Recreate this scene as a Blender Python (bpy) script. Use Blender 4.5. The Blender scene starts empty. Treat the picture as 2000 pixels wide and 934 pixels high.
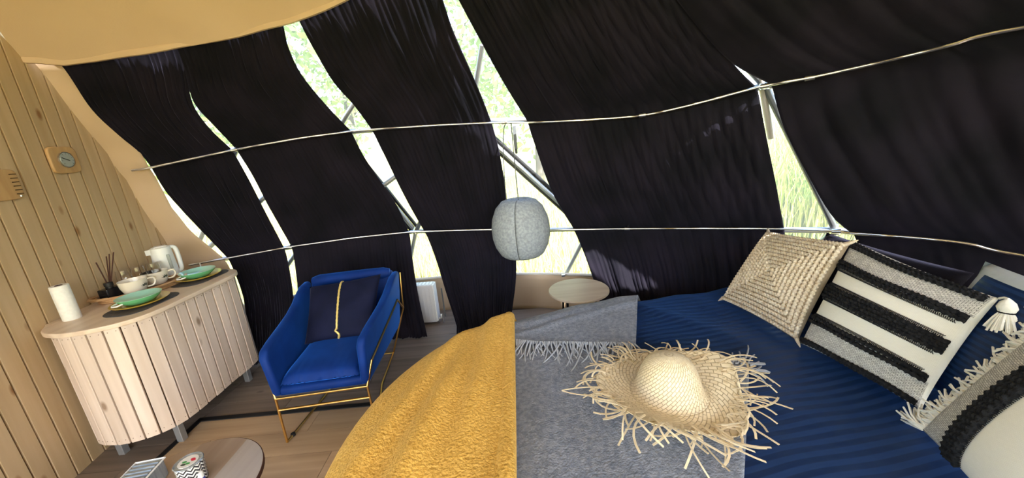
import bpy, bmesh, math, random
import numpy as np
from mathutils import Vector, Matrix
random.seed(7); rng = np.random.default_rng(7)
PI = math.pi
scene = bpy.context.scene
COL = scene.collection

# ------------------------------------------------------------------ camera
F, VX, VY, H = 722., 1250., 3200., 1.72
_dn = np.array([(VX-1000)/F, 1, -(VY-467)/F]); _dn /= np.linalg.norm(_dn); _up = -_dn
_fw = np.array([0, 1., 0]); _fw -= _fw@_up*_up; _fw /= np.linalg.norm(_fw); _rt = np.cross(_fw, _up)
M = np.stack([_rt, _fw, _up]); CAM = np.array([0, 0, H])
cd = bpy.data.cameras.new('camera'); cam = bpy.data.objects.new('camera', cd); COL.objects.link(cam)
cd.sensor_width = 36; cd.lens = 36*F/2000; cd.clip_start = .02; cd.clip_end = 400
cam.matrix_world = Matrix(((M[0,0], M[0,2], -M[0,1], 0), (M[1,0], M[1,2], -M[1,1], 0), (M[2,0], M[2,2], -M[2,1], H), (0,0,0,1)))
scene.camera = cam

# ------------------------------------------------------------------ world, sun, exposure
w = bpy.data.worlds.new('sky'); scene.world = w; w.use_nodes = True
nt = w.node_tree; bg = nt.nodes['Background']
sky = nt.nodes.new('ShaderNodeTexSky'); sky.sky_type = 'NISHITA'; sky.sun_disc = False
sky.sun_elevation = math.radians(48); sky.sun_rotation = math.radians(160); sky.dust_density = 2.5; sky.air_density = 1.2
nt.links.new(sky.outputs[0], bg.inputs[0]); bg.inputs[1].default_value = .42
sd = bpy.data.lights.new('sun', 'SUN'); sd.energy = 7.0; sd.angle = math.radians(.6); sd.color = (1, .98, .95)
sun = bpy.data.objects.new('sun', sd); COL.objects.link(sun)
SUN_FROM = Vector((.30, -.55, .78)).normalized()
sun.rotation_euler = SUN_FROM.to_track_quat('Z', 'Y').to_euler()
vs = scene.view_settings; vs.view_transform = 'Standard'; vs.look = 'None'; vs.gamma = 1; vs.use_curve_mapping = False
vs.exposure = 1.55
scene.cycles.max_bounces = 10; scene.cycles.diffuse_bounces = 6; scene.cycles.transparent_max_bounces = 16
scene.cycles.use_denoising = True; scene.cycles.sample_clamp_indirect = 8; scene.cycles.caustics_reflective = False; scene.cycles.caustics_refractive = False

# ------------------------------------------------------------------ measuring helpers
def ray(x, y): return M @ np.array([(x-1000)/F, 1, -(y-467)/F])
def atz(x, y, z): d = ray(x, y); return CAM + d*(z-H)/d[2]
def aty(x, y, Y): d = ray(x, y); return CAM + d*Y/d[1]
def atx(x, y, X): d = ray(x, y); return CAM + d*X/d[0]
DC = np.array([-1.03, -1.09, 0.]); R = 4.84; RC = R-.03; Z1, Z2, Z3 = .9, 1.88, 2.85; WX = -2.89
def rho(z, sag=.0, rr=RC):
    if z < Z1: return math.sqrt(rr*rr-Z1*Z1) - .46*(1-max(z,0)/Z1)**1.2
    s = 0
    if z < Z2: t = (z-Z1)/(Z2-Z1); s = sag*.6*4*t*(1-t)
    elif z < Z3: t = (z-Z2)/(Z3-Z2); s = sag*4*t*(1-t)
    return math.sqrt(max((rr-s)**2-z*z, .01))
def hit(x, y, sag=0., rr=RC, fn=rho):
    d = ray(x, y); d = d/np.linalg.norm(d)
    f = lambda t: math.hypot(*(CAM+d*t-DC)[:2]) - fn((CAM+d*t)[2], sag, rr)
    a, b = 0., .1
    while f(b) < 0 and b < 12: a = b; b += .1
    for _ in range(30):
        m = (a+b)/2
        if f(m) < 0: a = m
        else: b = m
    return CAM + d*b
def sphr(z, sag, rr): return math.sqrt(max(rr*rr-z*z, .01))
def hits(x, y, rr): return hit(x, y, 0, rr, sphr)
def azz(p): return math.atan2(p[0]-DC[0], p[1]-DC[1]), p[2]
def cyl(a, r, z): return np.array([DC[0]+r*math.sin(a), DC[1]+r*math.cos(a), z])

# ------------------------------------------------------------------ objects helpers
def link(name, me, mat=None, parent=None, smooth=False):
    o = bpy.data.objects.new(name, me); COL.objects.link(o)
    if mat:
        for m in (mat if isinstance(mat, (list, tuple)) else [mat]): me.materials.append(m)
    if parent is not None: o.parent = parent
    if smooth and len(me.polygons): me.polygons.foreach_set('use_smooth', [True]*len(me.polygons))
    return o
def mk(name, V, Fc, mat=None, parent=None, smooth=False, uv=None, mi=None):
    me = bpy.data.meshes.new(name); me.from_pydata([tuple(map(float, v)) for v in V], [], [tuple(map(int, f)) for f in Fc]); me.update()
    if uv is not None:
        l = me.uv_layers.new(name='UVMap')
        for lp in me.loops: l.data[lp.index].uv = uv[lp.vertex_index]
    if mi is not None: me.polygons.foreach_set('material_index', mi)
    return link(name, me, mat, parent, smooth)
def empty(name, loc=(0,0,0), rz=0):
    o = bpy.data.objects.new(name, None); COL.objects.link(o); o.location = tuple(map(float, loc)); o.rotation_euler = (0,0,rz); o.empty_display_size = .1; return o
def tag(o, label, cat, group=None):
    o['label'] = label; o['category'] = cat
    if group: o['group'] = group
    return o
def struct(o, label=None, cat=None):
    o['kind'] = 'structure'
    if label: o['label'] = label
    if cat: o['category'] = cat
    return o
def bev(o, w=.005, seg=2):
    m = o.modifiers.new('bevel', 'BEVEL'); m.width = w; m.segments = seg; m.limit_method = 'ANGLE'; m.angle_limit = math.radians(40); return o
def sub(o, n=1): m = o.modifiers.new('sub', 'SUBSURF'); m.levels = n; m.render_levels = n; return o
def solid(o, t, off=-1): m = o.modifiers.new('solid', 'SOLIDIFY'); m.thickness = t; m.offset = off; return o
def gridf(nu, nv, closed_u=False, o=0):
    Fs = []
    for j in range(nv-1):
        for i in range(nu-(0 if closed_u else 1)):
            i2 = (i+1) % nu
            Fs.append((o+j*nu+i, o+j*nu+i2, o+(j+1)*nu+i2, o+(j+1)*nu+i))
    return Fs
class MB:
    def __init__(s): s.V = []; s.F = []
    def box(s, a, b):
        a = np.minimum(a, b)*1.0, np.maximum(a, b)*1.0; n = len(s.V)
        for z in (0, 1):
            for y in (0, 1):
                for x in (0, 1): s.V.append((a[x][0], a[y][1], a[z][2]))
        s.F += [tuple(n+i for i in f) for f in ((0,2,3,1),(4,5,7,6),(0,1,5,4),(2,6,7,3),(0,4,6,2),(1,3,7,5))]; return s
    def tube(s, pts, r, k=8, cap=True, closed=False):
        pts = [np.array(p, float) for p in pts]; n0 = len(s.V); m = len(pts)
        rs = r if hasattr(r, '__len__') else [r]*m
        up = None
        for i, p in enumerate(pts):
            if closed: t = pts[(i+1) % m]-pts[i-1]
            else: t = pts[min(i+1, m-1)]-pts[max(i-1, 0)]
            t = t/(np.linalg.norm(t)+1e-9)
            if up is None: up = np.array([0,0,1.]) if abs(t[2]) < .9 else np.array([1.,0,0])
            a = up - t*(up@t); a /= np.linalg.norm(a)+1e-9; b = np.cross(t, a); up = a
            for j in range(k):
                q = 2*PI*j/k; s.V.append(p + rs[i]*(a*math.cos(q)+b*math.sin(q)))
        for i in range(m if closed else m-1):
            i2 = (i+1) % m
            for j in range(k): s.F.append((n0+i*k+j, n0+i*k+(j+1) % k, n0+i2*k+(j+1) % k, n0+i2*k+j))
        if cap and not closed:
            s.F.append(tuple(n0+j for j in range(k))[::-1]); s.F.append(tuple(n0+(m-1)*k+j for j in range(k)))
        return s
    def lathe(s, prof, c=(0,0,0), k=32, sx=1, sy=1, cap=(1,1)):
        n0 = len(s.V)
        for r, z in prof:
            for j in range(k): s.V.append((c[0]+sx*r*math.cos(2*PI*j/k), c[1]+sy*r*math.sin(2*PI*j/k), c[2]+z))
        for i in range(len(prof)-1):
            for j in range(k): s.F.append((n0+i*k+j, n0+i*k+(j+1) % k, n0+(i+1)*k+(j+1) % k, n0+(i+1)*k+j))
        n1 = n0+(len(prof)-1)*k
        if cap[0]: s.F.append(tuple(n0+j for j in range(k))[::-1])
        if cap[1]: s.F.append(tuple(n1+j for j in range(k)))
        return s
    def prism(s, poly, z0, z1):
        n = len(s.V); m = len(poly)
        for z in (z0, z1):
            for p in poly: s.V.append((p[0], p[1], z))
        s.F.append(tuple(n+i for i in range(m))[::-1]); s.F.append(tuple(n+m+i for i in range(m)))
        for i in range(m): s.F.append((n+i, n+(i+1) % m, n+m+(i+1) % m, n+m+i))
        return s
    def build(s, name, mat, parent=None, smooth=True): 
        o = mk(name, s.V, s.F, mat, parent, smooth)
        if smooth:
            try: o.data.set_sharp_from_angle(angle=math.radians(45))
            except Exception: pass
        return o
def smoothpts(pts, n=8):
    P = [np.array(p, float) for p in pts]; out = []
    for i in range(len(P)-1):
        p0, p1, p2, p3 = P[max(i-1,0)], P[i], P[i+1], P[min(i+2, len(P)-1)]
        for k in range(n):
            t = k/n; out.append(.5*((2*p1)+(-p0+p2)*t+(2*p0-5*p1+4*p2-p3)*t*t+(-p0+3*p1-3*p2+p3)*t**3))
    out.append(P[-1]); return out
def resample(P, n):
    P = np.array(P, float); d = np.r_[0, np.cumsum(np.linalg.norm(np.diff(P, axis=0), axis=1))]; d /= d[-1]
    t = np.linspace(0, 1, n); return np.stack([np.interp(t, d, P[:, k]) for k in range(P.shape[1])], 1)

# ------------------------------------------------------------------ materials
def mat(name, col, rough=.6, metal=0, col2=None, nscale=8, stretch=(1,1,1), bump=0, bscale=None, coord='Object', sheen=0, sheen_tint=None, spec=.5, detail=4, rand=0, contrast=(.35,.65), trans=0, ior=1.45, emis=None, subs=0, coat=0):
    m = bpy.data.materials.new(name); m.use_nodes = True; nt = m.node_tree; b = nt.nodes['Principled BSDF']
    I = b.inputs
    I['Base Color'].default_value = (*col, 1); I['Roughness'].default_value = rough; I['Metallic'].default_value = metal
    I['Specular IOR Level'].default_value = spec; I['IOR'].default_value = ior
    if trans: I['Transmission Weight'].default_value = trans
    if coat: I['Coat Weight'].default_value = coat
    if sheen:
        I['Sheen Weight'].default_value = sheen; I['Sheen Roughness'].default_value = .35
        I['Sheen Tint'].default_value = (*(sheen_tint or col), 1)
    if col2 is not None or bump or rand:
        tc = nt.nodes.new('ShaderNodeTexCoord'); mp = nt.nodes.new('ShaderNodeMapping'); mp.inputs['Scale'].default_value = stretch
        nt.links.new(tc.outputs[coord], mp.inputs['Vector'])
        vec = mp.outputs[0]
        oi = nt.nodes.new('ShaderNodeObjectInfo')
        if rand:
            ml = nt.nodes.new('ShaderNodeVectorMath'); ml.operation = 'SCALE'; ml.inputs[0].default_value = (31, 17, 23); nt.links.new(oi.outputs['Random'], ml.inputs['Scale'])
            ad = nt.nodes.new('ShaderNodeVectorMath'); nt.links.new(vec, ad.inputs[0]); nt.links.new(ml.outputs[0], ad.inputs[1]); vec = ad.outputs[0]
        nz = nt.nodes.new('ShaderNodeTexNoise'); nz.inputs['Scale'].default_value = nscale; nz.inputs['Detail'].default_value = detail; nt.links.new(vec, nz.inputs['Vector'])
        out = None
        if col2 is not None:
            cr = nt.nodes.new('ShaderNodeValToRGB'); cr.color_ramp.elements[0].position = contrast[0]; cr.color_ramp.elements[1].position = contrast[1]
            cr.color_ramp.elements[0].color = (*col2, 1); cr.color_ramp.elements[1].color = (*col, 1)
            nt.links.new(nz.outputs[0], cr.inputs[0]); out = cr.outputs[0]
        if rand and out is not None:
            mr = nt.nodes.new('ShaderNodeMapRange'); mr.inputs[3].default_value = 1-rand; mr.inputs[4].default_value = 1+rand; nt.links.new(oi.outputs['Random'], mr.inputs[0])
            hs = nt.nodes.new('ShaderNodeHueSaturation'); nt.links.new(mr.outputs[0], hs.inputs['Value']); nt.links.new(out, hs.inputs['Color']); out = hs.outputs[0]
        if out is not None: nt.links.new(out, I['Base Color'])
        if bump:
            src = nz.outputs[0]
            if bscale:
                n2 = nt.nodes.new('ShaderNodeTexNoise'); n2.inputs['Scale'].default_value = bscale; n2.inputs['Detail'].default_value = 3; nt.links.new(vec, n2.inputs['Vector']); src = n2.outputs[0]
            bp = nt.nodes.new('ShaderNodeBump'); bp.inputs['Strength'].default_value = bump; bp.inputs['Distance'].default_value = .01
            nt.links.new(src, bp.inputs['Height']); nt.links.new(bp.outputs[0], I['Normal'])
    return m
def wood(name, c, c2, knot, axis=2, rough=.6, rand=.07, knots=True):
    st = [14, 14, 14]; st[axis] = .8
    m = mat(name, c, rough, col2=c2, nscale=1.5, stretch=st, rand=rand, bump=.05, detail=6, contrast=(.3,.7))
    if knots:
        nt = m.node_tree; b = nt.nodes['Principled BSDF']
        tc = nt.nodes.new('ShaderNodeTexCoord'); mp = nt.nodes.new('ShaderNodeMapping'); s = [9, 9, 9]; s[axis] = 4.2; mp.inputs['Scale'].default_value = s
        oi = nt.nodes.new('ShaderNodeObjectInfo'); ml = nt.nodes.new('ShaderNodeVectorMath'); ml.operation = 'SCALE'; ml.inputs[0].default_value = (53, 29, 71); nt.links.new(oi.outputs['Random'], ml.inputs['Scale'])
        ad = nt.nodes.new('ShaderNodeVectorMath'); nt.links.new(tc.outputs['Object'], mp.inputs[0]); nt.links.new(mp.outputs[0], ad.inputs[0]); nt.links.new(ml.outputs[0], ad.inputs[1])
        vo = nt.nodes.new('ShaderNodeTexVoronoi'); vo.inputs['Scale'].default_value = .7; nt.links.new(ad.outputs[0], vo.inputs['Vector'])
        cr = nt.nodes.new('ShaderNodeValToRGB'); cr.color_ramp.elements[0].position = .05; cr.color_ramp.elements[0].color = (1,1,1,1); cr.color_ramp.elements[1].position = .13; cr.color_ramp.elements[1].color = (0,0,0,1)
        nt.links.new(vo.outputs['Distance'], cr.inputs[0])
        mx = nt.nodes.new('ShaderNodeMix'); mx.data_type = 'RGBA'; old = b.inputs['Base Color'].links[0].from_socket
        nt.links.new(cr.outputs[0], mx.inputs[0]); nt.links.new(old, mx.inputs[6]); mx.inputs[7].default_value = (*knot, 1); nt.links.new(mx.outputs[2], b.inputs['Base Color'])
    return m
def weave(name, c1, c2, su, sv, bump=.5, rough=.8, offset=.5, mortar=None, rot=0.):
    m = bpy.data.materials.new(name); m.use_nodes = True; nt = m.node_tree; b = nt.nodes['Principled BSDF']; b.inputs['Roughness'].default_value = rough; b.inputs['Specular IOR Level'].default_value = .25
    tc = nt.nodes.new('ShaderNodeTexCoord'); mp = nt.nodes.new('ShaderNodeMapping'); mp.inputs['Scale'].default_value = (su, sv, 1); mp.inputs['Rotation'].default_value = (0, 0, rot)
    br = nt.nodes.new('ShaderNodeTexBrick'); br.inputs['Scale'].default_value = 1; br.inputs['Color1'].default_value = (*c1, 1); br.inputs['Color2'].default_value = (*c2, 1)
    br.inputs['Mortar'].default_value = (*(mortar or tuple(x*.45 for x in c2)), 1); br.inputs['Mortar Size'].default_value = .05; br.inputs['Mortar Smooth'].default_value = .6; br.offset = offset
    br.inputs['Brick Width'].default_value = 1; br.inputs['Row Height'].default_value = .5
    nt.links.new(tc.outputs['UV'], mp.inputs[0]); nt.links.new(mp.outputs[0], br.inputs['Vector']); nt.links.new(br.outputs[0], b.inputs['Base Color'])
    bp = nt.nodes.new('ShaderNodeBump'); bp.invert = True; bp.inputs['Strength'].default_value = bump; bp.inputs['Distance'].default_value = .006
    nt.links.new(br.outputs['Fac'], bp.inputs['Height']); nt.links.new(bp.outputs[0], b.inputs['Normal'])
    return m
MT = {}
MT['wallwood'] = wood('wall_pine', (.58,.43,.265), (.49,.35,.20), (.26,.13,.05), 2, .5, .06)
MT['groove'] = mat('groove_dark', (.10,.055,.022), .9)
MT['cabwood'] = wood('whitewashed_pine', (.71,.59,.50), (.60,.48,.39), (.28,.19,.13), 2, .6, .08)
MT['topwood'] = wood('counter_wood', (.76,.63,.50), (.63,.49,.37), (.4,.28,.18), 1, .4, .02, False)
MT['tan'] = mat('tan_canvas', (.60,.445,.305), .65, col2=(.56,.41,.275), nscale=2, bump=.08, bscale=90, spec=.3)
MT['curtain'] = mat('black_velvet', (.006,.006,.009), .8, col2=(.012,.010,.017), nscale=3, stretch=(1,1,1), bump=.12, bscale=160, sheen=.36, sheen_tint=(.46,.44,.68), spec=.08, detail=6)
MT['steel'] = mat('steel_tube', (.72,.73,.75), .28, 1)
MT['greymetal'] = mat('grey_tube', (.42,.44,.47), .4, .7)
MT['blackrub'] = mat('black_rubber', (.012,.012,.014), .5)
MT['floor_tan'] = wood('tan_laminate', (.52,.37,.235), (.40,.27,.165), (.3,.2,.12), 0, .42, .10, False)
MT['floor_grey'] = wood('grey_laminate', (.24,.185,.15), (.15,.115,.09), (.07,.05,.04), 0, .42, .12, True)
MT['sub'] = mat('subfloor', (.06,.045,.035), .9)
MT['velvet'] = mat('blue_velvet', (.004,.032,.19), .6, col2=(.003,.02,.13), nscale=5, sheen=.75, sheen_tint=(.05,.26,1.0), spec=.15, bump=.06, bscale=180)
MT['navyv'] = mat('navy_velvet', (.006,.008,.024), .75, col2=(.010,.012,.036), nscale=7, sheen=.12, sheen_tint=(.25,.28,.55), spec=.1, bump=.35, bscale=9)
MT['gold'] = mat('brushed_gold', (.70,.42,.13), .28, 1)
MT['cord'] = mat('gold_cord', (.75,.57,.18), .45, .3)
MT['yellow'] = mat('mustard_wool', (.76,.45,.105), .95, col2=(.57,.31,.055), nscale=70, bump=.9, bscale=95, sheen=.35, sheen_tint=(1,.78,.35), spec=.1, contrast=(.3,.62))
MT['greywool'] = mat('grey_wool', (.27,.295,.35), .95, col2=(.165,.185,.23), nscale=48, bump=.6, bscale=120, sheen=.3, sheen_tint=(.6,.65,.75), spec=.1, detail=8)
MT['felt'] = mat('grey_felt', (.36,.40,.44), .95, col2=(.24,.27,.31), nscale=55, bump=.3, bscale=80, spec=.1, detail=8)
MT['white'] = mat('white_enamel', (.82,.83,.83), .35)
MT['paper'] = mat('white_paper', (.84,.84,.80), .9, col2=(.78,.78,.74), nscale=60, bump=.2)
MT['plastic'] = mat('white_plastic', (.80,.83,.82), .3)
MT['greyplastic'] = mat('grey_plastic', (.35,.38,.36), .4)
MT['black'] = mat('matte_black', (.015,.015,.016), .5)
MT['blackglass'] = mat('black_glass', (.012,.012,.015), .12)
MT['mint'] = mat('mint_glaze', (.36,.70,.58), .2, coat=.4)
MT['mintdark'] = mat('green_glaze', (.13,.45,.22), .2, coat=.4)
MT['mustard'] = mat('mustard_glaze', (.55,.36,.06), .25, coat=.3)
MT['matgrey'] = mat('charcoal_placemat', (.085,.085,.092), .7, col2=(.055,.055,.06), nscale=60, bump=.3)
MT['tray'] = wood('tray_wood', (.50,.30,.15), (.36,.20,.09), (.2,.1,.05), 0, .5, .02, False)
MT['reed'] = mat('dark_reed', (.06,.022,.014), .8)
MT['ceramic'] = mat('cream_ceramic', (.78,.73,.62), .2, coat=.4)
MT['print'] = mat('dark_green_print', (.05,.065,.04), .5)
MT['glass'] = mat('clear_glass', (1,1,1), .01, trans=1, ior=1.45)
MT['straw'] = mat('straw_strip', (.80,.69,.49), .5, col2=(.70,.57,.37), nscale=20, rand=.12, spec=.3)
MT['hatweave'] = weave('woven_straw', (.80,.69,.49), (.72,.60,.40), 34, 15, .9, .55, rot=PI/4, mortar=(.54,.43,.27))
MT['jute'] = mat('jute_rope', (.78,.68,.54), .95, col2=(.60,.48,.35), nscale=40, bump=.5, bscale=150, spec=.1)
MT['jutebase'] = mat('jute_base', (.33,.25,.17), .95)
MT['whitecot'] = weave('white_cotton', (.86,.84,.78), (.83,.81,.75), 60, 80, .25, .95, mortar=(.74,.72,.66))
MT['whiteback'] = mat('white_cotton_plain', (.82,.80,.74), .95, bump=.2, nscale=80)
MT['knit'] = weave('black_white_knit', (.74,.72,.68), (.52,.50,.48), 36, 44, .6, .95, mortar=(.03,.03,.032))
MT['blackyarn'] = mat('black_yarn', (.012,.012,.014), .95, col2=(.025,.025,.028), nscale=60, bump=.7, bscale=110, spec=.1)
MT['whiteyarn'] = mat('white_yarn', (.86,.84,.78), .95, bump=.3, nscale=90, spec=.1)
MT['paleback'] = mat('pale_grey_cotton', (.42,.46,.48), .9, bump=.2, nscale=40)
MT['radiator'] = mat('radiator_enamel', (.60,.61,.63), .35)
MT['ash'] = wood('ash_veneer', (.58,.50,.40), (.47,.38,.29), (.4,.3,.2), 0, .35, .02, False)
MT['candle'] = mat('candle_wax', (.72,.70,.66), .5)
MT['foil'] = mat('foil_pack', (.30,.36,.42), .22, .6, col2=(.55,.60,.64), nscale=10, stretch=(1,14,1))
MT['red'] = mat('red_print', (.6,.03,.06), .4); MT['green'] = mat('green_print', (.05,.30,.07), .4)
MT['dial'] = mat('silver_dial', (.50,.55,.52), .3, .3)
MT['platewood'] = mat('plate_pine', (.56,.36,.17), .5, col2=(.48,.29,.13), nscale=2, stretch=(1,12,2))
MT['zip'] = mat('grey_webbing', (.10,.11,.12), .7)
MT['sill'] = mat('pale_canvas', (.66,.60,.52), .6)
MT['grass'] = mat('meadow_grass', (.52,.52,.14), .8, col2=(.60,.55,.22), nscale=1.5, rand=0)
MT['reedgrass'] = mat('reed_leaf', (.36,.46,.11), .7, col2=(.54,.52,.22), nscale=2)
MT['soil'] = mat('meadow_ground', (.58,.54,.20), .95, col2=(.46,.46,.15), nscale=.8)
MT['leaf'] = mat('tree_leaf', (.26,.37,.12), .7, col2=(.36,.44,.18), nscale=3)
MT['bark'] = mat('bark', (.13,.10,.08), .9, bump=.6, nscale=12)
def sateen():
    m = mat('navy_sateen', (.006,.030,.105), .5, bump=0, spec=.4); nt = m.node_tree; b = nt.nodes['Principled BSDF']
    tc = nt.nodes.new('ShaderNodeTexCoord'); wv = nt.nodes.new('ShaderNodeTexWave'); wv.inputs['Scale'].default_value = 7.2; wv.bands_direction = 'Y'; wv.inputs['Distortion'].default_value = .4; wv.inputs['Detail Scale'].default_value = .6
    nt.links.new(tc.outputs['UV'], wv.inputs['Vector'])
    cr = nt.nodes.new('ShaderNodeValToRGB'); cr.color_ramp.elements[0].position = .45; cr.color_ramp.elements[1].position = .55
    cr.color_ramp.elements[0].color = (.0025,.011,.044,1); cr.color_ramp.elements[1].color = (.006,.025,.088,1)
    nt.links.new(wv.outputs[0], cr.inputs[0]); nt.links.new(cr.outputs[0], b.inputs['Base Color'])
    mr = nt.nodes.new('ShaderNodeMapRange'); mr.inputs[3].default_value = .38; mr.inputs[4].default_value = .62; nt.links.new(wv.outputs[0], mr.inputs[0]); nt.links.new(mr.outputs[0], b.inputs['Roughness'])
    nz = nt.nodes.new('ShaderNodeTexNoise'); nz.inputs['Scale'].default_value = 5; nt.links.new(tc.outputs['UV'], nz.inputs['Vector'])
    bp = nt.nodes.new('ShaderNodeBump'); bp.inputs['Strength'].default_value = .35; bp.inputs['Distance'].default_value = .03; nt.links.new(nz.outputs[0], bp.inputs['Height']); nt.links.new(bp.outputs[0], b.inputs['Normal'])
    b.inputs['Sheen Weight'].default_value = .26; b.inputs['Sheen Tint'].default_value = (.1,.3,.9,1)
    return m
MT['sateen'] = sateen()
def film():
    m = bpy.data.materials.new('clear_film'); m.use_nodes = True; nt = m.node_tree; nt.nodes.clear()
    o = nt.nodes.new('ShaderNodeOutputMaterial'); t = nt.nodes.new('ShaderNodeBsdfTransparent'); t.inputs[0].default_value = (.95,.97,.97,1)
    g = nt.nodes.new('ShaderNodeBsdfGlossy'); g.inputs['Roughness'].default_value = .08
    tl = nt.nodes.new('ShaderNodeBsdfTranslucent'); tl.inputs[0].default_value = (.9,.95,1,1)
    mx = nt.nodes.new('ShaderNodeMixShader'); mx.inputs[0].default_value = .04; nt.links.new(t.outputs[0], mx.inputs[1]); nt.links.new(g.outputs[0], mx.inputs[2])
    m2 = nt.nodes.new('ShaderNodeMixShader'); m2.inputs[0].default_value = .13; nt.links.new(mx.outputs[0], m2.inputs[1]); nt.links.new(tl.outputs[0], m2.inputs[2])
    nt.links.new(m2.outputs[0], o.inputs[0]); return m
MT['film'] = film()
def chevron():
    m = mat('zigzag_glaze', (.8,.8,.78), .3); nt = m.node_tree; b = nt.nodes['Principled BSDF']
    tc = nt.nodes.new('ShaderNodeTexCoord'); sx = nt.nodes.new('ShaderNodeSeparateXYZ'); nt.links.new(tc.outputs['UV'], sx.inputs[0])
    def mth(op, a, v=None, b2=None):
        n = nt.nodes.new('ShaderNodeMath'); n.operation = op; nt.links.new(a, n.inputs[0])
        if b2 is not None: nt.links.new(b2, n.inputs[1])
        elif v is not None: n.inputs[1].default_value = v
        return n.outputs[0]
    z = mth('PINGPONG', mth('MULTIPLY', sx.outputs[0], 12), .5)
    s = mth('ADD', mth('MULTIPLY', sx.outputs[1], 6), b2=mth('MULTIPLY', z, 1.6))
    f = mth('GREATER_THAN', mth('FRACT', s), .5)
    mx = nt.nodes.new('ShaderNodeMix'); mx.data_type = 'RGBA'; mx.inputs[6].default_value = (.75,.75,.72,1); mx.inputs[7].default_value = (.02,.02,.025,1)
    nt.links.new(f, mx.inputs[0]); nt.links.new(mx.outputs[2], b.inputs['Base Color']); return m
MT['zig'] = chevron()

# ================================================================== SETTING
# floor : subfloor + planks
fl = MB().lathe([(R+.05,-.12),(R+.05,-.012)], DC, 64).build('floor', MT['sub'], smooth=False)
struct(fl, 'wood plank floor, tan inside the black edging and grey outside it', 'floor')
SX, SY = -2.33, 2.275      # black edging strip corner
pw = .19; k = 0
def plank(x0, x1, y0, y1, m):
    b = MB().box((x0+.0015, y0+.0015, -.012), (x1-.0015, y1-.0015, 0)); o = b.build('plank', m, fl, False); return o
def in_dome(x, y): return math.hypot(x-DC[0], y-DC[1]) < R
for r_ in range(-14, 14):
    y0 = SY-.02+r_*pw; y1 = y0+pw
    off = [0, .55, .95, .3][r_ % 4]
    x = -5.6+off
    while x < 4:
        xa, xb = x, x+1.28; x += 1.28
        for (a, b, inside) in ((max(xa, -4.6), min(xb, SX), False), (max(xa, SX), min(xb, 3.4), True)):
            if b-a < .03 or not (in_dome((a+b)/2, (y0+y1)/2)) : continue
            if a < WX-.1 and b < WX: continue
            a = max(a, WX-.02)
            if b-a < .03: continue
            plank(a, b, y0, y1, MT['floor_tan'] if (inside and y1 <= SY+.01) else MT['floor_grey'])
st = MB(); st.box((SX-.018, -.6, 0), (SX+.018, SY+.0, .006)); st.box((SX-.018, SY-.018, 0), (1.6, SY+.018, .006))
o = st.build('trim_1', MT['blackrub'], smooth=False); struct(o, 'black edging strip between tan and grey floor planks', 'floor strip')

# left wall of vertical boards
def wx(y): return -2.77-.168*(y-1.95)
def domez(x, y, rr):
    v = rr*rr-(x-DC[0])**2-(y-DC[1])**2
    return math.sqrt(v) if v > 0 else 0
V = []; ys = np.linspace(.2, 3.36, 48); n = len(ys)
for dx in (-.06, -.014):
    for y in ys: V += [(wx(y)+dx, y, 0), (wx(y)+dx, y, domez(wx(y), y, R-.02))]
Fc = []
for i in range(n-1):
    a, b = 2*i, 2*(i+1); c = 2*n
    Fc += [(a, a+1, b+1, b), (c+a, c+b, c+b+1, c+a+1), (a+1, c+a+1, c+b+1, b+1)]
wl = mk('wall_left', V, Fc, MT['groove']); struct(wl, 'varnished pine wall of narrow vertical tongue-and-groove boards', 'wall')
bw = .093; y = .2
while y < 3.34:
    y1 = min(y+bw, 3.38); g = .0042
    za, zb = domez(wx(y), y, R-.04), domez(wx(y1), y1, R-.04)
    if za > .08:
        V = []
        for za_, zb_ in ((0, 0), (za, max(zb, .01))):
            V += [(wx(y)-.014, y+g, za_), (wx(y), y+1.35*g, za_), (wx(y1), y1-1.35*g, zb_), (wx(y1)-.014, y1-g, zb_)]
        mk('board', V, [(0,1,5,4),(1,2,6,5),(2,3,7,6),(4,5,6,7),(0,3,2,1)], MT['wallwood'], wl)
    y = y1

# dome shell -------------------------------------------------------
RL = R-.095
edge_px = [(40,120),(75,122),(125,128),(190,120),(250,108),(330,97),(420,80),(500,62),(545,52),(570,44),(585,38),(620,25),(680,0),(760,-38),(850,-80)]
edge = [azz(hits(x, y, RL)) for x, y in edge_px]
A_left = edge[1][0]; 
ea = [e[0] for e in edge] + [math.radians(q_) for q_ in (22, 43, 44, 53, 54, 100)]
ez = [e[1] for e in edge] + [2.84, 2.80, 3.06, 3.06, 2.80, 2.80]  # raised stretch is an added, unseen gap that lets sun onto the curtain
band_px = [(150,135),(215,240),(280,303),(300,340),(335,405),(372,452),(440,508),(452,530)]
band = sorted([azz(hits(x, y, R-.045))[::-1] for x, y in band_px])
bz = [b[0] for b in band]; ba = [b[1] for b in band]
A_R = math.radians(102)                         # right end of the clear front window
def shell(name, fa, fz0, na, nz, rr, m, a0, a1, wr=0, ztop=None):
    V = []; 
    for j in range(nz):
        for i in range(na):
            a = a0+(a1-a0)*i/(na-1)
            z0 = fz0(a); p0 = math.asin(min(z0/rr, 1)); p1 = PI/2*.999 if ztop is None else math.asin(ztop(a)/rr)
            p = p0+(p1-p0)*j/(nz-1)
            r_ = rr + (wr*math.sin(a*23+j*.6)*math.sin(a*7)*(1-j/(nz-1))**2 if wr else 0)
            V.append(cyl(a, r_*math.cos(p), r_*math.sin(p)))
    return mk(name, V, gridf(na, nz), m, None, True)
ceil = shell('ceiling', None, lambda a: float(np.interp(a, ea, ez)), 320, 34, RL, MT['tan'], edge[0][0], math.radians(102), wr=.012)
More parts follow.
